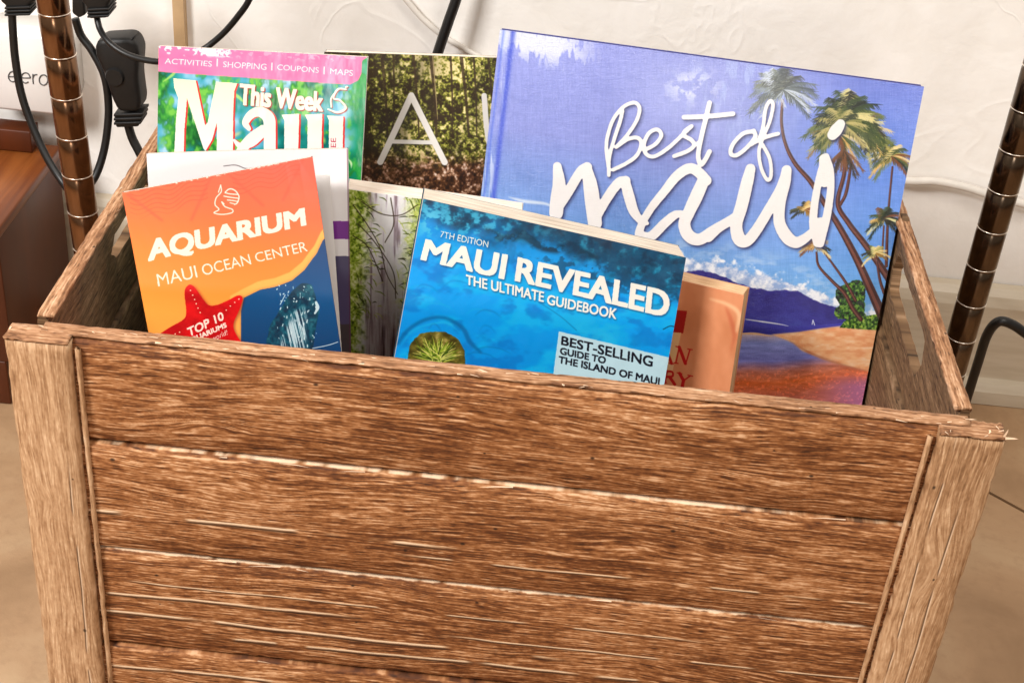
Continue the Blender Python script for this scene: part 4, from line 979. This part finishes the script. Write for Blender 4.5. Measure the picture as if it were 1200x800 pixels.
a.text('TOP 10', z3((274, 660), (402, 600), (410, 630), (282, 692)), .03, tx); a.text('AQUARIUMS', z3((268, 702), (414, 640), (420, 660), (274, 724)), .03, tx); a.text('world!', z3((362, 690), (418, 666), (422, 684), (366, 710)), .008, tx)
a.text('MAUI', z3((163, 465), (304, 433), (314, 478), (171, 510)), .006, tx); a.text('OCEAN', z3((324, 432), (498, 392), (508, 430), (334, 472)), .006, tx); a.text('CENTER', z3((516, 390), (704, 346), (712, 382), (526, 424)), .006, tx)
for pts, w in (((396, 144), (398, 168), (380, 190), (376, 215), (390, 232), (372, 244), (400, 250), (436, 244), (438, 232), (412, 222), (400, 205), (408, 212)), 1.3), (((396, 144), (388, 170)), 1.2), (((412, 170), (428, 158), (448, 164), (462, 185), (456, 208), (446, 214)), 1.4), (((412, 172), (430, 176), (458, 178)), 1.3), (((408, 184), (430, 188), (462, 192)), 1.3), (((420, 198), (440, 200), (460, 204)), 1.2), (((430, 208), (446, 212)), 1.1):
    a.stroke(z3(*pts), w, tx)
a.fill((252, 240, 226), np.clip(tx, 0, 1)*.97)
a.fill((226, 232, 236), a.stroke([(367, 408), (385, 404), (397, 400)], .8))
sc_ = ss(.6, .64, fbm(X/3, Y/2, 161, 3))*blur(a.stroke([(140, 226), (250, 206), (368, 183)], 1.2), 2); a.fill((250, 236, 226), np.clip(sc_*2, 0, 1))
aqm = a.material('orange_brochure_print', .38, .5, .08)
book('aquarium_brochure', 'orange and navy brochure with red starfish and bold white AQUARIUM lettering', 'brochure', q, n_, aqm, .0028, M_PAGEW, plain('dark_card_edge', (44, 40, 50), .5), .0003, wav=.0012, seed=8)

# ---- tan history book
q, n_ = cover_quad((774, 323), (872, 346), (770, 400), (855, 457), .134, 8, -18)
a = Art(q, 2.4); X, Y = a.X, a.Y
z8 = zc(700, 280, 4.21)
a.fill(a.ramp(fbm(X/30, Y/50, 171), [(.3, (206, 138, 100)), (.7, (226, 160, 122))]))
a.fill((186, 96, 70), blur(a.stroke(z8((640, 340), (668, 400), (690, 480), (678, 560)), [2, 5, 4, 1]), 4)*.55); a.fill((246, 206, 166), blur(a.stroke(z8((560, 296), (650, 325), (705, 372), (700, 460)), [2, 4, 5, 2]), 3)*.8)
a.fill((156, 22, 22), a.poly(z8((300, 345), (447, 355), (430, 466), (300, 452)))); a.fill((236, 196, 150), a.poly(z8((300, 453), (420, 463), (392, 600), (300, 700))))
a.fill((238, 200, 160), a.poly(z8((330, 590), (392, 596), (380, 650), (330, 640)))*.9)
def serif(pts_thick, pts_thin, ser, m):
    for p in pts_thick: a.stroke(z8(*p), 4.2, m, sm=False)
    for p in pts_thin: a.stroke(z8(*p), 1.7, m, sm=False)
    for p in ser: a.stroke(z8(*p), 1.3, m, sm=False)
m = np.zeros((a.H, a.W))
serif([((345, 545), (372, 612))], [((344, 540), (318, 606)), ((326, 585), (362, 590))], [((360, 613), (384, 616)), ((308, 604), (328, 608))], m)
serif([((412, 534), (446, 614))], [((412, 534), (396, 612)), ((468, 546), (448, 618))], [((394, 530), (418, 534)), ((456, 543), (480, 547)), ((386, 610), (408, 614))], m)
serif([((346, 652), (336, 706)), ((366, 682), (392, 716))], [], [((332, 648), (356, 652)), ((328, 704), (348, 708))], m); a.stroke(z8((350, 652), (378, 656), (380, 676), (350, 680)), 2.6, m)
serif([((418, 664), (440, 700)), ((440, 696), (434, 730))], [((476, 676), (440, 700))], [((404, 660), (430, 665)), ((462, 673), (488, 679))], m)
a.fill((182, 26, 30), m)
edw = ss(.5, .6, fbm(X/3, Y/3, 175)); 
book('history_book', 'worn tan paperback with red serif capitals and yellowed pages, behind the blue guidebook', 'book', q, n_, a.material('tan_cover_print', .5, .4), .013, M_PAGEY, plain('tan_card', (216, 160, 118), .6), .0006, overhang=.0, wav=.0004, seed=9)

# ---- blue guidebook
q, n_ = cover_quad((496, 233), (804, 302), (463, 415), (779, 446), .104, 14, 6)
a = Art(q, 2.8); X, Y = a.X, a.Y; z5 = zc(450, 220, 2.667)
f2 = fbm(X/34, Y/26, 181, 4); f1 = fbm(X/9, Y/7, 184, 4); f3 = fbm(X/70, Y/50, 187, 2)
yy = Y-233-.22*(X-496)
b = np.clip(yy/150, 0, 1)
c0 = a.ramp(np.clip(b+(f2-.5)*.25, 0, 1), [(0, (10, 112, 176)), (.3, (10, 150, 218)), (.6, (6, 160, 230)), (1, (6, 144, 214))])
a.fill(c0)
a.fill((52, 186, 232), ss(.46, .66, fbm(X/44, Y/22, 221, 4))*ss(30, 60, yy)*.6); a.fill((4, 112, 186), ss(.5, .68, fbm(X/30, Y/18, 231, 4))*ss(30, 60, yy)*.6)
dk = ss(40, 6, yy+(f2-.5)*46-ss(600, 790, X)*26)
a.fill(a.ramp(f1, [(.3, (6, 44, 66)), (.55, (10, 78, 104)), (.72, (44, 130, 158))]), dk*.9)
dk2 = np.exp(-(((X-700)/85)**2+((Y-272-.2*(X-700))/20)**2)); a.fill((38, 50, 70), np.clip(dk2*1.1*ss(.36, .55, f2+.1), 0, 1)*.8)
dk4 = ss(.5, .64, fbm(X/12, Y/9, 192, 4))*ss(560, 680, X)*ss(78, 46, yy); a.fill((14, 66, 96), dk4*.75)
ln = blur(a.stroke([(570, 268), (590, 280), (612, 274), (636, 290), (668, 292), (700, 302)], [5, 9, 12, 8, 10, 4]), 6); a.fill((8, 48, 70), np.clip(ln*1.3*ss(.35, .6, f1), 0, 1)*.9)
fo = np.exp(-(((X-548)/62)**2+((Y-262)/20)**2)); a.fill((92, 190, 222), np.clip(fo*ss(.48, .66, f1), 0, 1)*.7)
fo2 = np.exp(-(((X-505)/16)**2+((Y-256)/24)**2)); a.fill((112, 198, 226), fo2*ss(.42, .6, f1)*.75)
lt2 = np.exp(-(((X-700)/42)**2+((Y-392)/32)**2)); a.fill((60, 184, 226), np.clip(lt2*ss(.4, .66, fbm(X/24, Y/16, 193)), 0, 1)*.6)
for k in range(16):
    x, y = prs.uniform(474, 560), prs.uniform(330, 420); L = prs.uniform(12, 46)
    a.fill([(4, 92, 150), (0, 112, 176), (70, 176, 220)][prs.randint(3)], blur(a.stroke([(x, y+4), (x+L*.3, y-2), (x+L*.7, y), (x+L, y+7)], [.5, 1.4, 1.4, .4]), 2)*.5)
a.fill((4, 84, 132), blur(a.stroke([(466, 402), (478, 386), (498, 374), (520, 372), (540, 384), (548, 400), (560, 412)], [4, 4, 4, 4, 5, 5, 3]), 3)*.65); a.fill((96, 196, 226), blur(a.stroke([(470, 404), (482, 388), (500, 380), (522, 378), (538, 390)], [1, 2, 2, 2, 1]), 2)*.45)
isl = ss(.4, .6, blur(a.poly([(476, 425), (480, 402), (492, 390), (505, 388), (520, 388), (534, 396), (542, 410), (542, 430)]), 3)+(fbm(X/3, Y/3, 191)-.5)*.6)
a.fill(a.ramp(f1, [(.3, (62, 56, 22)), (.6, (112, 104, 48)), (.75, (160, 146, 88))]), isl)
for k in range(240):
    an = math.radians(prs.uniform(185, 355)); L = prs.uniform(9, 27); cx, cy = 510+prs.randn()*4, 420+prs.randn()*2
    a.fill([(120, 146, 44), (176, 190, 84), (70, 92, 26), (214, 210, 130), (40, 58, 18)][prs.randint(5)], a.stroke([(cx, cy), (cx+math.cos(an)*L, cy+math.sin(an)*L)], [1.4, .5], sm=False)*.9)
wh = np.zeros((a.H, a.W))
a.text('MAUI', z5((130, 158), (386, 208), (371, 288), (112, 226)), .05, wh); a.text('REVEALED', z5((415, 214), (890, 322), (876, 408), (402, 292)), .05, wh)
w2 = a.text('7TH EDITION', z5((177, 134), (326, 166), (323, 187), (174, 154)), .016); a.text('THE ULTIMATE', z5((253, 269), (495, 324), (492, 358), (252, 302)), .036, w2); a.text('GUIDEBOOK', z5((504, 332), (720, 377), (714, 411), (500, 364)), .036, w2)
al = np.clip(wh+w2, 0, 1); a.fill((4, 40, 76), blur(shift(al, 1.2*a.sc, 1.4*a.sc), 3)*.65); a.fill((246, 242, 234), al)
bx = a.poly(z5((535, 448), (885, 530), (870, 640), (840, 700), (502, 640))); a.fill((196, 226, 236), bx)
bk = a.text('BEST-SELLING', z5((543, 461), (822, 524), (817, 558), (539, 490)), .04); a.text('GUIDE TO', z5((537, 497), (677, 527), (673, 549), (535, 519)), .032, bk); a.text('THE ISLAND OF MAUI', z5((532, 524), (838, 590), (834, 614), (529, 546)), .032, bk); a.fill((14, 18, 30), bk)
a.fill((2, 86, 142), blur(a.stroke(z5((470, 352), (540, 400), (590, 445)), 1.0), 1)*.6); a.fill((4, 40, 60), a.stroke(z5((858, 440), (880, 430), (900, 434)), 1.2)*.8)
edge_w = blur(a.stroke([(804, 302), (779, 446)], 1.2), 1)*ss(.45, .6, fbm(X/2, Y/4, 199)); a.fill((170, 200, 214), edge_w*.7)
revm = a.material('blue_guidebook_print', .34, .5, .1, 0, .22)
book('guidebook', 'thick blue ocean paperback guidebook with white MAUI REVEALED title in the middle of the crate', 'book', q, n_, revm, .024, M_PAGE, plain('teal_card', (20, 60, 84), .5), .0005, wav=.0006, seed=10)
